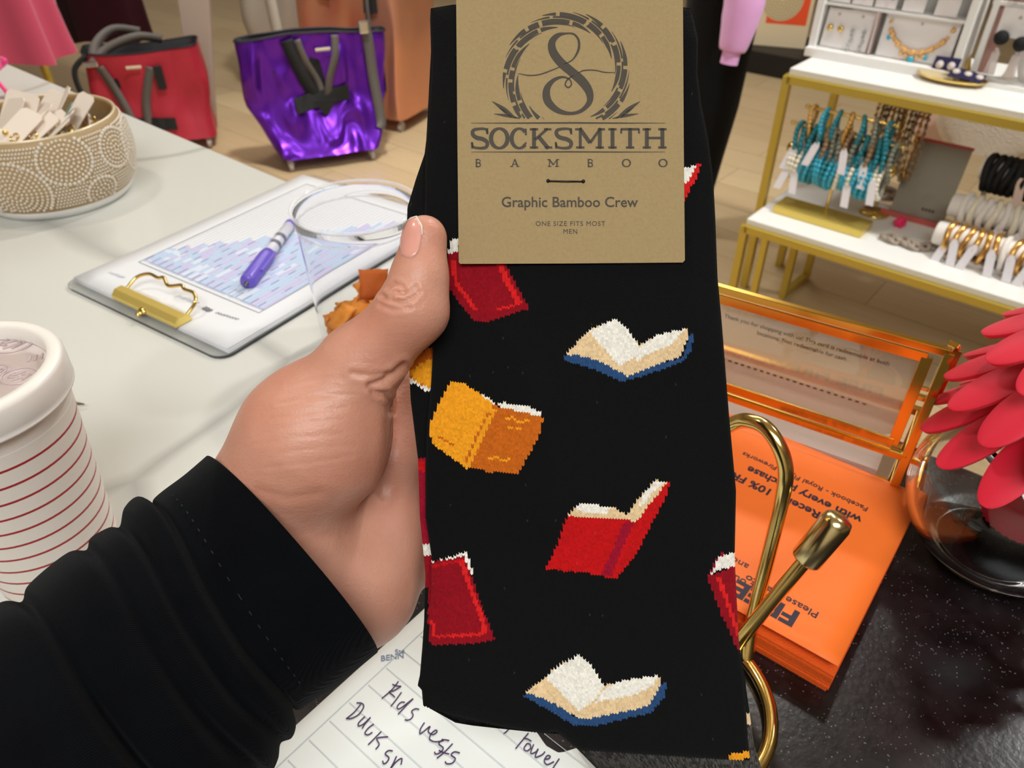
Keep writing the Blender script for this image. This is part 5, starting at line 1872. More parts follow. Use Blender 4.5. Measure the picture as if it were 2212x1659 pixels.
# rose gold tote
OZ, OH = .06, .70
fr_c = at_z(873, 290, 0)
yaw = math.radians(-24)
ux, uy = np.array([math.cos(yaw), math.sin(yaw)]), np.array([-math.sin(yaw), math.cos(yaw)])
oc = fr_c[:2] - ux * .26 + uy * .18
ot, orr = tote('tote_bag', 'tall rose gold foil tote bag standing behind the purple bag', (oc[0], oc[1]), yaw, .52, .36, .53, .37, OZ, OH, rose_f, 9, .006)
fy = lambda x, z: front_y(orr, x, OZ, OH, z) - .006
belt(ot, orr, OZ, OH, -.115, -.055, .60, .09, 'strap_end', black_web)
belt(ot, orr, OZ, OH, .125, .185, .58, .12, 'strap_end', black_web)
strap(ot, [(.14, fy(.14, .62), .62), (.145, fy(.145, .5), .50), (.148, fy(.148, .4), .42)], .02)
belt(ot, orr, OZ, OH, -.03, .08, .645, .06, 'name_patch', mat('bronze patch', (120, 84, 66), .5, .4))
casters(ot, .52, .36, OZ)
# champagne tote behind
ct_, crr = tote('tote_bag', 'champagne silver foil tote bag behind the purple bag, cut by the top edge', (-1.08, 4.35), math.radians(6), .44, .26, .58, .30, .06, .66, champ_f, 12, .006)
strap(ct_, [(-.15, front_y(crr, -.15, .06, .66, .5) - .006, .70), (-.14, front_y(crr, -.14, .06, .66, .4) - .006, .5), (-.13, front_y(crr, -.13, .06, .66, .3) - .006, .3)], .05, mat('pale webbing', (190, 178, 162), .6))
casters(ct_, .44, .26, .06)

# leaning grey board and its foot
bl, brr = at_z(424, 278, 0), at_z(466, 278, 0)
mb = MB()
tl, tr = at_y(383, 0, bl[1] + .05), at_y(450, 0, brr[1] + .05)
dz = tl[2]
def ext(a, b, k):
    return np.array(a) + (np.array(b) - np.array(a)) * k
A_, B_ = ext(bl, tl, 1.25), ext(brr, tr, 1.25)
th_ = np.array([0, .03, 0])
mb.add([bl, brr, B_, A_, bl + th_, brr + th_, B_ + th_, A_ + th_], [(0, 1, 2, 3), (5, 4, 7, 6), (1, 5, 6, 2), (4, 0, 3, 7), (3, 2, 6, 7), (4, 5, 1, 0)])
tag(mb.build('display_board', mat('taupe board', (170, 150, 134), .6), bevel=.003), 'tall taupe board standing between the red and purple totes', 'board')

# garment rack with a pink pleated skirt and a dark maroon dress
leg_p = at_y(112, 160, 3.25)
rk = np.array([leg_p[0] - .02, 3.25, 0])
RKX, RKY = np.array([-.94, -.34, 0]), np.array([.34, .94, 0])
rack = thing('garment_rack', 'gold garment rack holding the pink skirt and the maroon dress', 'clothes rack', rk)
mb = MB()
for e in (0, 1.1):
    for f_ in (0,):
        b_ = rk + RKX * e
        mb.tube([b_, b_ + E3 * 1.52], .016, 14)
mb.build('upright', gold_dull, rack)
mb = MB(); mb.tube([rk + E3 * 1.52 - RKX * .05, rk + RKX * 1.15 + E3 * 1.52], .014, 14)
mb.build('rail', gold_dull, rack)
mb = MB()
for e in (0, 1.1):
    mb.tube([rk + RKX * e - RKY * .10 + E3 * .016, rk + RKX * e + RKY * .10 + E3 * .016], .016, 12)
mb.build('foot_bar', gold_dull, rack)


def garment(name, label, c, hem_z, top_z, rt_, rb_, ax_u, flat, m, pleats, amp, seed):
    t = thing(name, label, name, (c[0], c[1], hem_z))
    mb = MB()
    n_ = 144
    rings = []
    ax_v = np.array([-ax_u[1], ax_u[0], 0])
    for i in range(15):
        f_ = i / 14
        r = rb_ + (rt_ - rb_) * f_ ** .8
        ring = []
        for j in range(n_):
            a = 2 * math.pi * j / n_
            q = 1 + amp * (1 - f_ * .8) * math.copysign(abs(math.sin(pleats * a + seed)) ** .7, math.sin(pleats * a + seed)) + .02 * math.sin(3 * a + seed + 2 * f_)
            z = hem_z + (top_z - hem_z) * f_ + (.012 * math.sin(pleats * a * .5 + seed) if i == 0 else 0)
            ring.append(np.array([c[0], c[1], 0]) + np.array(ax_u) * r * q * math.cos(a) + ax_v * r * q * flat * math.sin(a) + E3 * z)
        rings.append(ring)
    mb.loft(rings, 0, True, (True, True))
    mb.build('cloth', m, t)
    mb = MB()
    cc_ = np.array([c[0], c[1], top_z])
    mb.tube([cc_ - np.array(ax_u) * rt_ * .9, cc_ + E3 * .06, cc_ + np.array(ax_u) * rt_ * .9], .006, 8)
    mb.tube([cc_ + E3 * .06, cc_ + E3 * .12] + [cc_ + E3 * (.15 + .03 * math.sin(a)) + np.array(ax_u) * .03 * math.cos(a) for a in np.linspace(-1.5, 3.2, 8)], .003, 8)
    mb.build('hanger', gold_dull, t)
    return t


sk = at_y(52, 128, 3.05)
garment('skirt', 'bright pink pleated skirt hanging at the top left corner', (sk[0] - .15, 3.05), sk[2], 1.36, .24, .30, np.array([.98, .18, 0]), .5, mat('pink pleated cloth', (176, 48, 78), .65, sheen=.3), 8, .10, .4)
md = at_y(238, 84, 3.95)
garment('dress', 'dark maroon dress hanging behind the red tote bag', (md[0], 3.95), md[2], 1.34, .16, .19, np.array([.98, .18, 0]), .5, mat('maroon velvet', (42, 4, 10), .9, sheen=.06, spec=.1), 6, .05, 1.2)

# mannequin in black trousers and lilac sweater, half hidden by the socks
mq = np.array([.655, 2.58, 0])
man = thing('mannequin', 'mannequin in a lilac sweater and black trousers behind the socks', 'mannequin', mq)
def ell(z, rx, ry, dx=0, dy=0, n=40, w=0):
    return [(mq[0] + dx + rx * (1 + w * math.sin(7 * a + z * 9)) * math.cos(a), mq[1] + dy + ry * (1 + w * math.sin(5 * a + z * 7)) * math.sin(a), z) for a in np.linspace(0, 2 * math.pi, n + 1)[:-1]]
mb = MB(); mb.lathe([(.001, .012), (.07, .012), (.075, .006), (.075, 0), (.001, 0)], 40, 0, Matrix.Translation(mq))
mb.build('base_plate', chrome, man)
mb = MB(); mb.loft([ell(z, rx, ry, w=.03) for z, rx, ry in ((.02, .045, .045), (.2, .066, .062), (.45, .094, .086), (.7, .112, .096), (.86, .122, .102), (.98, .128, .106), (1.06, .118, .098))])
mb.build('trousers', mat('black cloth', (9, 9, 10), .85, sheen=.04, spec=.2), man)
lil = mat('lilac knit', (232, 168, 224), .8, sheen=.3, bump=(700, .3, .001))
mb = MB(); mb.loft([ell(z, rx, ry, w=.03) for z, rx, ry in ((.97, .152, .124), (.99, .160, .130), (1.06, .150, .122), (1.2, .165, .125), (1.34, .175, .11), (1.42, .15, .09), (1.46, .07, .06), (1.49, .06, .055))])
mb.build('sweater_body', lil, man)
w1 = at_y(1574, 138, 2.36); w2 = at_y(1600, 40, 2.37); w3 = at_y(1612, -30, 2.38)
arm_ = [np.array([mq[0] - .10, 2.48, 1.36]), np.array([w3[0] - .02, 2.44, 1.10]), w3, w2, w1 + (w2 - w1) * .35, w1 + (w2 - w1) * .28, w1]
mb = MB(); mb.tube(spline(arm_, 6), list(np.interp(np.linspace(0, 1, 37), [0, .3, .5, .64, .76, .84, .9, 1], [.055, .060, .054, .042, .032, .027, .026, .026])), 24)
mb.build('sweater_sleeve', lil, man)
mb = MB(); mb.lathe([(.055, 1.46), (.05, 1.52), (.0505, 1.56), (.07, 1.60), (.078, 1.68), (.06, 1.76), (.001, 1.79)], 32, 0, Matrix.Translation(mq))
mb.build('neck_and_head', mat('mannequin shell', (228, 214, 200), .4), man)
mb = MB()
hem = at_y(1542, 8, 2.38)
mb.loft([ell(z, rx, .104, dx=0, w=.02) for z, rx in ((.905, .136), (.93, .138), (.975, .140))], 0, True, (True, True))
mb.build('shirt_hem', mat('cream shirt', (230, 214, 190), .8), man)

# orange patterned box on a black plinth
bx = at_z(1702, 128, 0)
pl_c = G(0, 0) * 0 + at_z(1702, 122, .12)
pl = MB(); pl.box((0, .2, .06), (.8, .5, .12), 0, Matrix.Translation((pl_c[0], pl_c[1] + .05, 0)) @ Matrix.Rotation(math.atan2(E1[1], E1[0]), 4, 'Z'))
tag(pl.build('display_plinth', mat('black plinth', (18, 15, 14), .5), bevel=.004), 'low black plinth under the orange patterned box', 'plinth')
bw_ = .30
bc_ = at_z(1694, 106, .12)
gb = thing('gift_box', 'cream box with an orange corner pattern on the black plinth', 'box', (bc_[0], bc_[1] + .12, .12))
BXM = Matrix.Translation((bc_[0], bc_[1] + .12, .12)) @ Matrix.Rotation(math.radians(-20), 4, 'Z')
mb = MB(); mb.box((0, 0, .19), (bw_, .16, .38), 0, BXM)
mb.build('carton', mat('cream card', (226, 206, 170), .6), gb, bevel=.003)
mb = MB()
fy0 = -.0805
mb.box((.02, fy0, .25), (bw_ - .08, .001, .255), 0, BXM)
FM = BXM @ Matrix.Translation((-.02, fy0 - .001, .25)) @ Matrix.Rotation(math.pi / 2, 4, 'X')
mb.prism([(.112 * math.cos(a), .112 * math.sin(a)) for a in np.linspace(0, 2 * math.pi, 48)[:-1]], 0, .001, 1, FM)
for k, rr in enumerate((.100, .084, .068, .052, .036, .02)):
    m_ = int(rr * 2 * math.pi / .016)
    for q in range(m_):
        a = 2 * math.pi * q / m_ + k * .2
        mb.box((rr * math.cos(a), rr * math.sin(a), .0015), (.009, .009, .001), 2, FM)
mb.build('printed_front', [mat('orange print', (240, 84, 36), .6), mat('tan print', (214, 196, 156), .6), mat('dotted print', (170, 148, 110), .6)], gb)

# ------------------------------------------------------------------ the two gold jewellery tables and what stands on them
ZL, ZH = .30, .68
LA, LB = -.809, 1.977          # low table's front-left corner in the shop's grid
HA, HB_ = -.834, 2.126         # tall table's
ang = math.atan2(E1[1], E1[0])


def table(name, label, a0, b0, wdt, dep, z, inner):
    t = thing(name, label, 'display table', G(a0 + wdt / 2, b0 + dep / 2, 0))
    mb = MB(); mb.box((a0 + wdt / 2, b0 + dep / 2, z - .009), (wdt, dep, .018), 0, GM(0, 0))
    mb.build('white_board', white_paint, t, bevel=.002)
    mb = MB()
    s_ = .022
    zf = z - .018 - s_ / 2
    for a, b in (((a0, b0), (a0 + wdt, b0)), ((a0, b0 + dep), (a0 + wdt, b0 + dep)), ((a0, b0), (a0, b0 + dep)), ((a0 + wdt, b0), (a0 + wdt, b0 + dep))):
        q = .011
        mb.bar(G(a[0], a[1], zf), G(b[0], b[1], zf), s_, s_, 0)
    mb.build('frame', gold_dull, t, bevel=.001)
    for a, b in ((a0, b0), (a0 + wdt, b0), (a0, b0 + dep), (a0 + wdt, b0 + dep)):
        mb = MB(); mb.bar(G(a, b, 0), G(a, b, z - .02), s_, s_, 0)
        mb.build('leg', gold_dull, t, bevel=.001)
    return t


tl_ = table('display_table', 'low gold framed display table with a white top, nearest the counter', LA + .011, LB + .011, 1.5, .36, ZL, True)
th_ = table('display_table', 'tall gold framed display table with a white top behind the low one', HA + .011, HB_ + .011, 1.56, .42, ZH, False)
# extra uprights and foot bar under the low table's left end
mb = MB()
mb.bar(G(LA + .078, LB + .012, 0), G(LA + .078, LB + .012, ZL - .02), .018, .018)
mb.build('inner_leg', gold_dull, tl_)
l3, l4 = at_z(1690, 643, 0), at_z(1740, 602, 0)
for p in (l3, l4):
    mb = MB(); mb.bar(p, up(p, ZL - .02), .02, .02)
    mb.build('inner_leg', gold_dull, tl_)
mb = MB(); mb.bar(up(l3, .012), up(l4, .012), .02, .022)
mb.build('foot_bar', gold_dull, tl_)


def on(px, py, z):
    return at_z(px, py, z)


def gframe(p, rot=0.0):
    return Matrix.Translation(Vector(p)) @ Matrix.Rotation(ang + rot, 4, 'Z')


XD = np.array([E1[0], E1[1], 0])
teal, aqua, pearl, amber = mat('teal beads', (14, 122, 136), .35, coat=.3), mat('turquoise beads', (50, 168, 196), .35, coat=.3), mat('cream pearls', (236, 228, 208), .3, coat=.4), mat('gold beads', (210, 160, 84), .28, .7)
grey_b, brown_b = mat('smoky beads', (120, 122, 108), .35, coat=.3), mat('brown beads', (150, 118, 84), .4, coat=.2)
tag_m = mat('white price tag', (232, 226, 230), .6)


def bead_loop(name, label, cat, group, p, rx, rz, m, bead=0.0, tube=.0045, axis=None, tagged=False, k=0, m_tag=None, sag=0.0):
    """a bracelet hanging over a bar at p: an upright loop across the bar"""
    ax = E2 if axis is None else axis
    pts = []
    for a in np.linspace(0, 2 * math.pi, 25)[:-1]:
        pts.append(np.array(p) + ax * rx * math.sin(a) * (1 - .25 * math.cos(a)) + E3 * (-rz + rz * math.cos(a)) + XD * (.004 * math.sin(2 * a + k)))
    mb = MB()
    if bead:
        for q in pts[::1]:
            mb.ball(q, bead, 6)
        mb.tube(pts, tube * .4, 5, closed=True)
    else:
        mb.tube(pts, tube, 8, closed=True)
    if not tagged:
        o = mb.build(name, m)
        return tag(o, label, cat, group)
    t = thing(name, label, cat, p, group)
    mb.build('beads' if bead else 'band', m, t)
    mt = MB()
    lx = XD * .021
    b0 = np.array(p) - ax * (rx * 1.0 + .006) + E3 * (-rz * (.9 if k % 2 else 1.4))
    dn = -E3 * .052 - ax * .014 + XD * (.010 if k % 3 else -.012)
    c = [b0 + lx * .5, b0 - lx * .5, b0 + dn - lx * .5, b0 + dn + lx * .5]
    tp = b0 - dn * .25
    mt.add([tp + lx * .2, tp - lx * .2] + [c[1], c[2], c[3], c[0]], [(0, 1, 2, 3, 4, 5)])
    o = mt.build('price_tag', m_tag or tag_m, t)
    so = o.modifiers.new('thick', 'SOLIDIFY'); so.thickness = .0008; so.offset = 0
    return t


# gold bracelet tree at the left: base tray, post, two upper bars, one padded lower bar
b_l, b_r = on(1660, 470, ZL), on(1862, 505, ZL)
bt_o = (b_l + b_r) / 2
tree = thing('bracelet_stand', 'gold bracelet stand with three bars on the left end of the low table', 'jewellery stand', bt_o + E2 * .05)
mb = MB(); mb.box((0, 0, .012), (np.linalg.norm(b_r - b_l) * 1.02, .085, .024), 0, gframe(bt_o + E2 * .045))
mb.build('tray_base', mat('pale gold tray', (226, 200, 104), .3, .7), tree, bevel=.003)
tb = bt_o + E2 * .07
hs = (.172, .240, .290)
mb = MB(); mb.tube([up(tb, .02), up(tb, hs[2])], .004, 10)
mb.build('post', gold, tree)
bars = []
for h_, hw_, r_ in ((hs[0], .135, .012), (hs[1], .150, .0045), (hs[2], .120, .0045)):
    c = up(tb, h_)
    mb = MB(); mb.tube([c - XD * hw_, c + XD * hw_], r_, 12)
    for s_ in (-1, 1):
        mb.ball(c + XD * hw_ * s_, r_ * 1.5, 10)
    mb.build('bar', gold, tree)
    bars.append((c, hw_))
rj = random.Random(11)
cols = ['pearl', 'pearl', 'pearl', 'aqua', 'aqua', 'teal', 'aqua', 'aqua', 'teal', 'aqua', 'aqua', 'pearl', 'aqua', 'aqua', 'pearl', 'aqua', 'aqua', 'aqua', 'aqua', 'pearl', 'pearl']
mm = {'pearl': pearl, 'aqua': aqua, 'teal': teal, 'grey': grey_b, 'brown': brown_b, 'gold': amber}
nm = {'pearl': 'cream pearl', 'aqua': 'turquoise bead', 'teal': 'deep teal bead', 'grey': 'smoky grey bead', 'brown': 'brown bead', 'gold': 'gold bead'}
for i, cname in enumerate(cols):
    c, hw_ = bars[0]
    p = c + XD * (-.125 + .25 * i / (len(cols) - 1)) + E3 * .014
    tg = i in (0, 2, 14, 19)
    bead_loop('bracelet', f'{nm[cname]} bracelet{" with price tag" if tg else ""} on the gold stand\'s lowest bar', 'bracelet', 'bracelets on the lowest gold bar', p, .034, .044 + .006 * rj.random(), mm[cname], bead=.0085, tagged=tg, k=i)
cols2 = ['teal', 'teal', 'teal', 'teal', 'brown', 'grey', 'grey', 'brown', 'grey', 'teal', 'brown', 'teal', 'teal', 'grey']
for i, cname in enumerate(cols2):
    c, hw_ = bars[1]
    p = c + XD * (-.125 + .26 * i / (len(cols2) - 1)) + E3 * .005
    tg = i in (0, 3, 7, 10)
    bead_loop('bracelet', f'{nm[cname]} bracelet{" with price tag" if tg else ""} on the gold stand\'s middle bar', 'bracelet', 'bracelets on the middle gold bar', p, .022, .050, mm[cname], bead=.0085, tagged=tg, k=i)
cols3 = ['gold', 'aqua', 'teal', 'gold', 'teal', 'grey', 'teal']
for i, cname in enumerate(cols3):
    c, hw_ = bars[2]
    p = c + XD * (-.10 + .205 * i / (len(cols3) - 1)) + E3 * .005
    bead_loop('bracelet', f'{nm[cname]} bracelet on the topmost bar of the gold stand', 'bracelet', 'bracelets on the topmost gold bar', p, .018, .040, mm[cname], bead=.007, k=i)
# brown necklaces hanging in a curtain to the right of the stand
nb = up(tb, .285) + XD * .19
ns = thing('necklace_stand', 'slim gold bar stand with brown bead strands right of the turquoise bracelets', 'jewellery stand', tb + XD * .1 + E2 * .12)
mb = MB(); mb.tube([up(tb + XD * .1 + E2 * .12, 0), up(tb + XD * .1 + E2 * .12, .315)], .004, 8); mb.tube([up(tb + XD * .025 + E2 * .12, .315), up(tb + XD * .17 + E2 * .12, .315)], .004, 8)
mb.lathe([(.001, .006), (.04, .006), (.042, .0), (.001, 0)], 24, 0, Matrix.Translation(tb + XD * .1 + E2 * .12))
mb.build('bar_and_post', gold, ns)
for i in range(11):
    p = up(tb + XD * (.035 + .0125 * i) + E2 * .12, .315)
    c = 'brown' if i % 3 else 'gold'
    bead_loop('bead_strand', f'long hanging strand of {nm[c]}s on the slim gold stand', 'necklace', 'bead strands on the slim stand', p, .014, .085 + .02 * rj.random(), mm[c], bead=.006, k=i)

# grey sign in a frame, leaning, with reddish edges
s0, s1 = on(1918, 460, ZL), on(2023, 488, ZL)
sgx = (s1 - s0) / np.linalg.norm(s1 - s0)
sg = thing('table_sign', 'grey plastic sign panel leaning upright in the middle of the low table', 'sign', s0 + sgx * .06)
sgM = frame(s0, sgx, E3 * .97 + np.array([.24 * -sgx[1], .24 * sgx[0], 0]))
mb = MB(); mb.prism([(p[0] + .075, p[1] + .108) for p in rounded(.146, .205, .006)], -.002, .002, 0, sgM)
mb.build('panel', mat('grey sign plastic', (150, 142, 126), .25, coat=.2), sg)
mb = MB(); mb.box((.062, .003, .012), (.16, .016, .014), 0, sgM)
mb.build('coral_foot', mat('coral edge', (196, 92, 82), .5), sg)
mb = MB(); mb.box((.075, .214, .0), (.15, .009, .007), 0, sgM)
mb.build('coral_top_edge', mat('coral edge', (196, 92, 82), .5), sg)
mb = MB()
for k in range(4):
    mb.box((.085 + .009 * k, .035, .0024), (.006, .008, .0004), 0, sgM)
mb.build('dark_mark', mat('dark sign print', (70, 62, 54), .6), sg)
# clear trinkets in front of the sign
tr = on(1935, 520, ZL)
rt_ = random.Random(4)
for i in range(7):
    p = tr + XD * (.018 * i - .02) + E2 * rt_.uniform(-.02, .02)
    mb = MB()
    mb.tube([p + XD * .016 * math.cos(a) + E2 * .014 * math.sin(a) + E3 * (.008 + .004 * math.sin(2 * a)) for a in np.linspace(0, 6.283, 17)[:-1]], .006, 8, closed=True)
    tag(mb.build('hair_claw', mat('smoky clear resin', (196, 180, 164), .12, trans=.35, ior=1.3)), 'clear smoky resin ring lying loose in front of the grey sign', 'ring', 'resin rings before the sign')
p = on(1940, 492, ZL) + E2 * .01
mb = MB(); mb.ball(up(p, .014), .016, 14, 0, (1, .8, .9))
for k in range(6):
    mb.ball(up(p, .014) + XD * .012 * math.cos(k) + E3 * .010 * math.sin(k) - E2 * .008, .006, 8)
tag(mb.build('pink_ornament', mat('hot pink resin', (240, 44, 104), .3)), 'small hot pink ornament in front of the grey sign', 'ornament')
# dark bowl-like bracelet left of the sign
p = on(1885, 440, ZL) + E2 * .05
mb = MB(); mb.tube([p + XD * .045 * math.cos(a) + E2 * .03 * math.sin(a) + E3 * .02 for a in np.linspace(0, 6.283, 25)[:-1]], .013, 10, closed=True)
tag(mb.build('bangle', mat('mottled bangle', (120, 100, 84), .3, coat=.3, var=(90, (190, 170, 150), .1))), 'mottled brown bangle lying between the turquoise bracelets and the grey sign', 'bracelet')

# white padded T-bar stands at the right: gold bangles, white bracelets, black hair ties
white_v = mat('white padded roll', (238, 232, 226), .6)
lst = [on(2022, 545, ZL), on(2052, 490, ZL) + E2 * .05, on(2120, 455, ZL) + E2 * .13]
stair = thing('bracelet_stand', 'white three tier padded bracelet stand at the right end of the low table', 'jewellery stand', lst[0] + XD * .15 + E2 * .06)
RL = []
for k, (hh, off, st_, ln) in enumerate(((.054, 0.0, -.012, .38), (.106, .075, -.012, .36), (.190, .155, .015, .34))):
    c0 = up(lst[0] + E2 * off + XD * st_, hh)
    mb = MB(); mb.tube([c0 - XD * .006, c0, c0 + XD * ln, c0 + XD * (ln + .006)], [.028, .031, .031, .028], 20)
    mb.build('padded_roll', white_v, stair)
    RL.append((c0, ln))
    for q in (.02, .2):
        mb = MB(); mb.bar(c0 + XD * q + E3 * -hh, c0 + XD * q, .012, .012)
        mb.build('roll_post', white_v, stair)
mb = MB(); mb.box((.18, .075, .006), (.36, .2, .012), 0, gframe(lst[0])); mb.build('stand_base', white_v, stair, bevel=.003)
gold_bg = mat('brushed gold bangle', (222, 172, 96), .24, .9)
for i in range(15):
    p = RL[0][0] + XD * (.03 + .022 * i) + E3 * .034
    tg = i in (0, 1, 3, 5, 7, 9, 11)
    w_ = i == 6
    bead_loop('bangle', ('white bangle' if w_ else ('gold bangle with a white price tag' if tg else 'plain gold bangle')) + ' on the front roll of the white stand', 'bracelet', 'bangles on the front roll', p, .037, .039, white_v if w_ else gold_bg, tube=.0075, tagged=tg, k=i)
for i in range(12):
    p = RL[1][0] + XD * (.03 + .024 * i) + E3 * .034
    tg = i in (4, 6, 9)
    bead_loop('bracelet', ('white bracelet with a price tag' if tg else 'plain white bracelet') + ' on the middle roll of the white stand', 'bracelet', 'white bracelets on the middle roll', p, .036, .038, pearl if i % 2 else white_v, tube=.0085, tagged=tg, k=i)
blk = mat('black elastic', (10, 10, 11), .7)
for i in range(14):
    p = RL[2][0] + XD * (.012 + .017 * i) + E3 * .034
    tg = i in (5,)
    bead_loop('hair_tie', ('black hair tie with a peach card tag' if tg else 'thick black hair tie') + ' on the rear roll of the white stand', 'hair tie', 'black hair ties on the rear roll', p, .040, .042, mat('dark plum elastic', (52, 36, 58), .6) if i > 11 else blk, tube=.0095, tagged=tg, k=i, m_tag=mat('peach tag', (226, 196, 180), .6))
# cream fluffy pouch and pinkish box behind, under the tall table
p = on(2085, 372, ZL) + E2 * .15
mb = MB()
rows = []
rings = []
for i in range(9):
    t = i / 8
    w_ = .17 * math.sin(math.pi * (.12 + .76 * t)) ** .4
    rings.append([tuple(p + XD * (w_ * math.copysign(abs(math.cos(a)) ** .6, math.cos(a))) + E2 * (.05 * math.sin(a)) + E3 * (.03 + .20 * t)) for a in np.linspace(0, 2 * math.pi, 33)[:-1]])
mb.loft(rings)
tag(mb.build('pouch', mat('cream fleece', (240, 226, 208), .95, sheen=.4, bump=(160, .8, .004))), 'cream fleece pouch standing behind the black hair ties', 'bag')
p = on(1990, 335, ZL) + E2 * .24
mb = MB(); mb.box((0, 0, .085), (.20, .12, .17), 0, gframe(p))
tag(mb.build('carton', mat('pale pink carton', (226, 190, 172), .6), bevel=.003), 'pale pink carton on the low table behind the grey sign', 'box')
p = on(2048, 330, ZL) + E2 * .10
mb = MB()
for k in range(5):
    mb.tube([up(p, .135) + XD * .024 * math.cos(a + k) + E3 * .024 * math.sin(a) * (1 - .1 * k) + E2 * .004 * k for a in np.linspace(0, 5.2, 14)], .007, 8)
mb.tube([p, up(p, .14)], .004, 8); mb.lathe([(.001, .006), (.03, .006), (.031, 0), (.001, 0)], 20, 0, Matrix.Translation(p))
tag(mb.build('scrunchie_stand', mat('mauve satin', (158, 108, 112), .4)), 'mauve satin scrunchie on a slim stand under the tall table', 'hair tie')

# --- on the tall table: white card display case
k0, k1 = on(1740, 118, ZH), on(2035, 170, ZH)
kx = np.array(XD)
case_w = .40
kc = k0 + kx * .0
case = thing('display_case', 'white stepped display case of earring cards on the tall table', 'display case', kc + kx * case_w / 2)
KM2 = frame(kc, kx, E3)            # x right, y up, z towards us
mb = MB()
mb.box((case_w / 2, .012, -.05), (case_w, .024, .13), 0, KM2)
mb.build('case_base', white_paint, case, bevel=.002)
mb = MB()
for xx in (.009, case_w - .012):
    mb.box((xx, .19, -.05), (.020, .34, .09), 0, KM2)
mb.box((case_w / 2, .19, -.092), (case_w, .34, .006), 0, KM2)
mb.box((case_w / 2, .365, -.05), (case_w, .02, .09), 0, KM2)
mb.build('case_frame', white_paint, case, bevel=.002)
mb = MB()
for yy in (.135, .255):
    mb.box((case_w / 2, yy, -.045), (case_w - .03, .006, .07), 0, KM2)
mb.build('case_shelf', white_paint, case)
mb = MB()
for xx in (.165,):
    mb.box((xx, .08, -.03), (.006, .105, .04), 0, KM2)
mb.build('case_divider', mat('pink grey lacquer', (206, 184, 178), .4), case)
card_w = mat('white jewellery card', (236, 230, 228), .5)
def jcard(label, x, y, w_, h_, deco, zz=-.018, grp='earring cards in the white case'):
    t = thing('jewellery_card', label, 'earring card', tuple(KM2 @ Vector((x, y, zz))), grp)
    M_ = KM2 @ Matrix.Translation((x, y, zz)) @ Matrix.Rotation(-.16, 4, 'X')
    mb = MB(); mb.box((0, h_ / 2, 0), (w_, h_, .0012), 0, M_)
    mb.build('card', card_w, t)
    mb = MB(); mb.lathe([(.001, .0008), (.004, .0008)], 12, 0, M_ @ Matrix.Translation((0, h_ * .86, 0)))
    mb.build('hang_hole', mat('hole shade', (176, 164, 160), .7), t)
    deco(t, M_, w_, h_)
    return t
def d_stud(m1, drop=0.0, sz=.008):
    def f(t, M_, w_, h_):
        for s_ in (-1, 1):
            mb = MB(); mb.ball((s_ * w_ * .24, h_ * .5, .004), sz, 10, 0, (1, 1, .5), M_)
            for k in range(int(drop / .012)):
                mb.ball((s_ * w_ * .24 + .002 * math.sin(k * 2), h_ * .5 - .012 * (k + 1), .004), .005, 8, 0, (1, 1, .6), M_)
            mb.build('earring', m1, t)
    return f
def d_neck(t, M_, w_, h_):
    mb = MB()
    pts = [(-w_ * .42 + w_ * .84 * q / 22, h_ * (.82 - .62 * math.sin(math.pi * q / 22) ** .6), .004) for q in range(23)]
    for q, p in enumerate(pts):
        mb.ball(p, .0055 + .0015 * (q % 3), 8, 0, (1, 1, .6), M_)
        if 6 < q < 17 and q % 2:
            mb.ball((p[0], p[1] - .013, p[2]), .006, 8, 0, (1, 1, .6), M_)
    mb.build('bead_necklace', mat('amber gold beads', (226, 178, 116), .3, .4), t)
    for q in (1, 11, 16):
        mb = MB(); mb.ball((pts[q][0], pts[q][1] - .018, .005), .009 if q == 11 else .006, 12, 0, (1, 1, .5), M_)
        mb.build('turquoise_drop', aqua, t)
crystal = mat('pale crystal', (204, 212, 206), .1, trans=.4, ior=1.4)
jcard('white earring card with gold leaf studs on the case\'s lowest shelf', .058, .026, .062, .098, d_stud(gold, 0, .009))
jcard('white earring card with crystal drops on the case\'s lowest shelf', .122, .026, .066, .100, d_stud(crystal, .05, .006))
jcard('wide white card with a gold and turquoise necklace in the case', .275, .026, .185, .104, d_neck)
for i, x in enumerate((.055, .115, .175, .245, .325)):
    m_ = (gold, crystal, teal, gold, pearl)[i]
    jcard(('white card with gold drops at the left of the case\'s upper shelf', 'white card with crystal drops on the case\'s upper shelf', 'white card with teal drops on the case\'s upper shelf', 'white card with tiny gold studs on the case\'s upper shelf', 'white card with pearls at the right of the case\'s upper shelf')[i], x, .141, .054, .10, d_stud(m_, .03 if i < 3 else 0, .006))

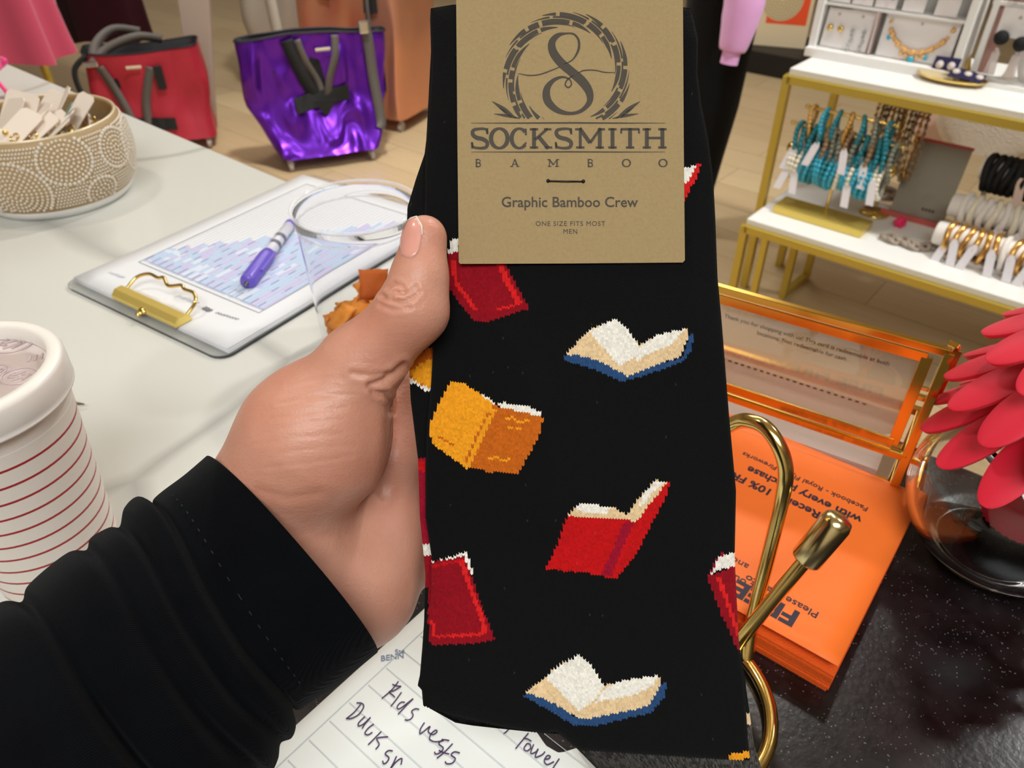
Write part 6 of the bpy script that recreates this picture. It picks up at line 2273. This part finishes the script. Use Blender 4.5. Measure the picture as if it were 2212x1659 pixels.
# hoop/pompom cards right of the case
p0 = kc + kx * (case_w + .03) + E2 * .0
rack2 = thing('earring_rack', 'white earring rack with hanging cards right of the display case', 'jewellery stand', p0 + kx * .16)
R2M = frame(p0, kx, E3)
mb = MB()
mb.box((.2, .006, -.035), (.44, .012, .07), 0, R2M)
mb.box((.0, .2, -.03), (.014, .4, .014), 0, R2M); mb.box((.40, .2, -.03), (.014, .4, .014), 0, R2M)
for yy in (.185, .30, .40):
    mb.box((.2, yy, -.03), (.42, .01, .01), 0, R2M)
mb.build('rack_frame', white_paint, rack2, bevel=.001)
mb = MB(); mb.box((.015, .12, -.045), (.03, .2, .004), 0, R2M); mb.box((.2, .25, -.05), (.40, .27, .004), 0, R2M)
mb.build('dusty_pink_back', mat('dusty pink board', (196, 150, 138), .6), rack2)
def rcard(label, x, y, w_, h_, deco):
    t = thing('jewellery_card', label, 'earring card', tuple(R2M @ Vector((x, y, -.018))), 'cards on the white rack')
    M_ = R2M @ Matrix.Translation((x, y, -.016))
    mb = MB(); mb.box((0, h_ / 2, 0), (w_, h_, .0012), 0, M_); mb.build('card', card_w, t)
    mb = MB(); mb.lathe([(.001, .0008), (.004, .0008)], 12, 0, M_ @ Matrix.Translation((0, h_ * .7, 0))); mb.build('hang_hole', MATS['hole shade'], t)
    deco(t, M_, w_, h_)
def d_pom(t, M_, w_, h_):
    for s_ in (-1, 1):
        mb = MB(); mb.ball((s_ * w_ * .28, -.004 - .004 * s_, .012), .0175, 16, 0, (1, 1, .9), M_); mb.build('black_ball', mat('black felt ball', (12, 11, 12), .8), t)
        mb = MB(); mb.ball((s_ * w_ * .28, -.028, .012), .006, 8, 0, (1, 1, 1), M_)
        mb.prism([(s_ * w_ * .28 - .012, -.085), (s_ * w_ * .28 + .012, -.085), (s_ * w_ * .28 + .008, -.033), (s_ * w_ * .28 - .008, -.033)], .008, .016, 0, M_)
        mb.build('clear_drop', mat('clear acrylic drop', (236, 224, 220), .08, trans=.5, ior=1.3), t)
rcard('white earring card with two black ball drops on the white rack', .062, .115, .082, .066, d_pom)
def d_hoop(t, M_, w_, h_):
    mb = MB()
    for s_ in (-1, 1):
        mb.tube([(s_ * w_ * .22 + .024 * math.cos(a), -.03 + .03 * math.sin(a), .006) for a in np.linspace(0, 6.283, 21)[:-1]], .0055, 8, 0, closed=True, M=M_)
    mb.build('hoop', mat('dark tortoise hoop', (44, 48, 44), .25, coat=.4), t)
rcard('white earring card with dark tortoise hoops at the right of the white rack', .190, .095, .086, .060, d_hoop)
for i in range(6):
    def d_long(t, M_, w_, h_, i=i):
        for s_ in (-1, 1):
            mb = MB()
            for k in range(8):
                mb.ball((s_ * .008 + .003 * math.sin(k * 2.1 + i), -.010 * k, .004), .005, 6, 0, (1, 1, .7), M_)
            mb.build('earring', (brown_b, grey_b, mat('silver beads', (190, 188, 184), .2, .8), amber)[(i + (s_ > 0)) % 4], t)
    rcard(('brown', 'smoky', 'silver', 'amber', 'brown and smoky', 'silver and amber')[i] + ' dangling bead earrings on the white rack\'s upper row', .035 + .055 * i, .27, .036, .04, d_long)
for i in range(2):
    def d_sil(t, M_, w_, h_, i=i):
        mb = MB()
        for k in range(14):
            mb.ball((.006 * math.sin(k * 1.7 + i), -.009 * k, .006), .006, 6, 0, (1, 1, .7), M_)
        mb.build('earring', (mat('silver beads', (190, 188, 184), .2, .8), brown_b)[i], t)
    rcard(('silver and pearl long bead strand beside the black ball card', 'brown long bead strand near the dark hoops')[i], .125 + .022 * i, .185, .018, .03, d_sil)

# gold plate with navy cards, gold cones and a white cup
pp = on(2052, 178, ZH)
plate = thing('plate', 'oval gold trinket plate holding navy earring cards at the tall table\'s edge', 'plate', pp)
mb = MB()
rg = [(.001, .003), (.60, .003), (.85, .006), (1.0, .014), (.985, .0155), (.84, .008), (.6, .0055), (.001, .0055)]
rings = [[tuple(pp + kx * .085 * r * math.cos(a) + E2 * .045 * r * math.sin(a) + E3 * z) for a in np.linspace(0, 6.283185, 49)[:-1]] for r, z in rg]
mb.loft(rings, 0, True, (True, True))
mb.build('dish', gold, plate)
navy_c = mat('navy card', (28, 22, 66), .6)
for i, (dx, dy, rx, ry, w_, lab) in enumerate(((-.025, .012, 1.1, -.2, .062, 'navy card with two white ovals standing upright on the gold plate'), (.02, 0, .35, .25, .055, 'navy card with white beads lying in the middle of the gold plate'), (.05, -.008, .25, .3, .05, 'navy card with a white bead at the right of the gold plate'))):
    base = pp + kx * dx + E2 * dy + E3 * (.024 + .010 * (i == 0))
    t = thing('jewellery_card', lab, 'earring card', base, 'navy cards on the gold plate')
    M_ = gframe(base) @ Matrix.Rotation(rx, 4, 'X') @ Matrix.Rotation(ry * .4, 4, 'Y')
    mb = MB(); mb.box((0, 0, 0), (w_, .042, .0015), 0, M_); mb.build('card', navy_c, t)
    for s_ in (-1, 1):
        mb = MB(); mb.ball((s_ * .014, 0, .004), .010, 10, 0, (1, 1.1, .5), M_); mb.build('earring', mat('opal bead', (206, 196, 190), .2, coat=.4), t)
for i, (px_, py_) in enumerate(((2075, 168), (2168, 178))):
    p = on(px_, py_, ZH) + E2 * .03
    mb = MB(); mb.lathe([(.016, 0), (.001, .052)], 20, 0, Matrix.Translation(p), (True, True))
    tag(mb.build('ring_cone', mat('gold ring cone', (214, 176, 96), .4, .5)), ('small gold ring cone just behind the navy cards', 'small gold ring cone beside the white cup')[i], 'ring holder')
p = on(2226, 186, ZH)
wc_ = thing('trinket_cup', 'white footed cup of silver and gold jewellery at the right edge', 'cup', p)
mb = MB(); mb.lathe([(.001, 0), (.028, 0), (.03, .004), (.036, .02), (.048, .05), (.054, .085), (.052, .087), (.049, .084), (.04, .05), (.02, .02), (.001, .016)], 40, 0, Matrix.Translation(p))
mb.build('cup_body', white_v, wc_)
mb = MB()
for i in range(26):
    a, r_ = i * 2.4, .042 * math.sqrt((i + .5) / 26)
    c = p + np.array([r_ * math.cos(a), r_ * math.sin(a), .080 + .004 * (i % 3)])
    if i % 2:
        mb.tube([c + np.array([.010 * math.cos(t), .010 * math.sin(t), .003 * math.sin(2 * t)]) for t in np.linspace(0, 6.283, 13)[:-1]], .0022, 6, i % 4 // 2, closed=True)
    else:
        mb.ball(c, .006, 8, i % 4 // 2)
f_ = mb.build('jewellery_fill', [chrome, gold], None)
f_['kind'] = 'stuff'
tag(f_, 'tangle of small silver and gold jewellery filling the white cup', 'jewellery')
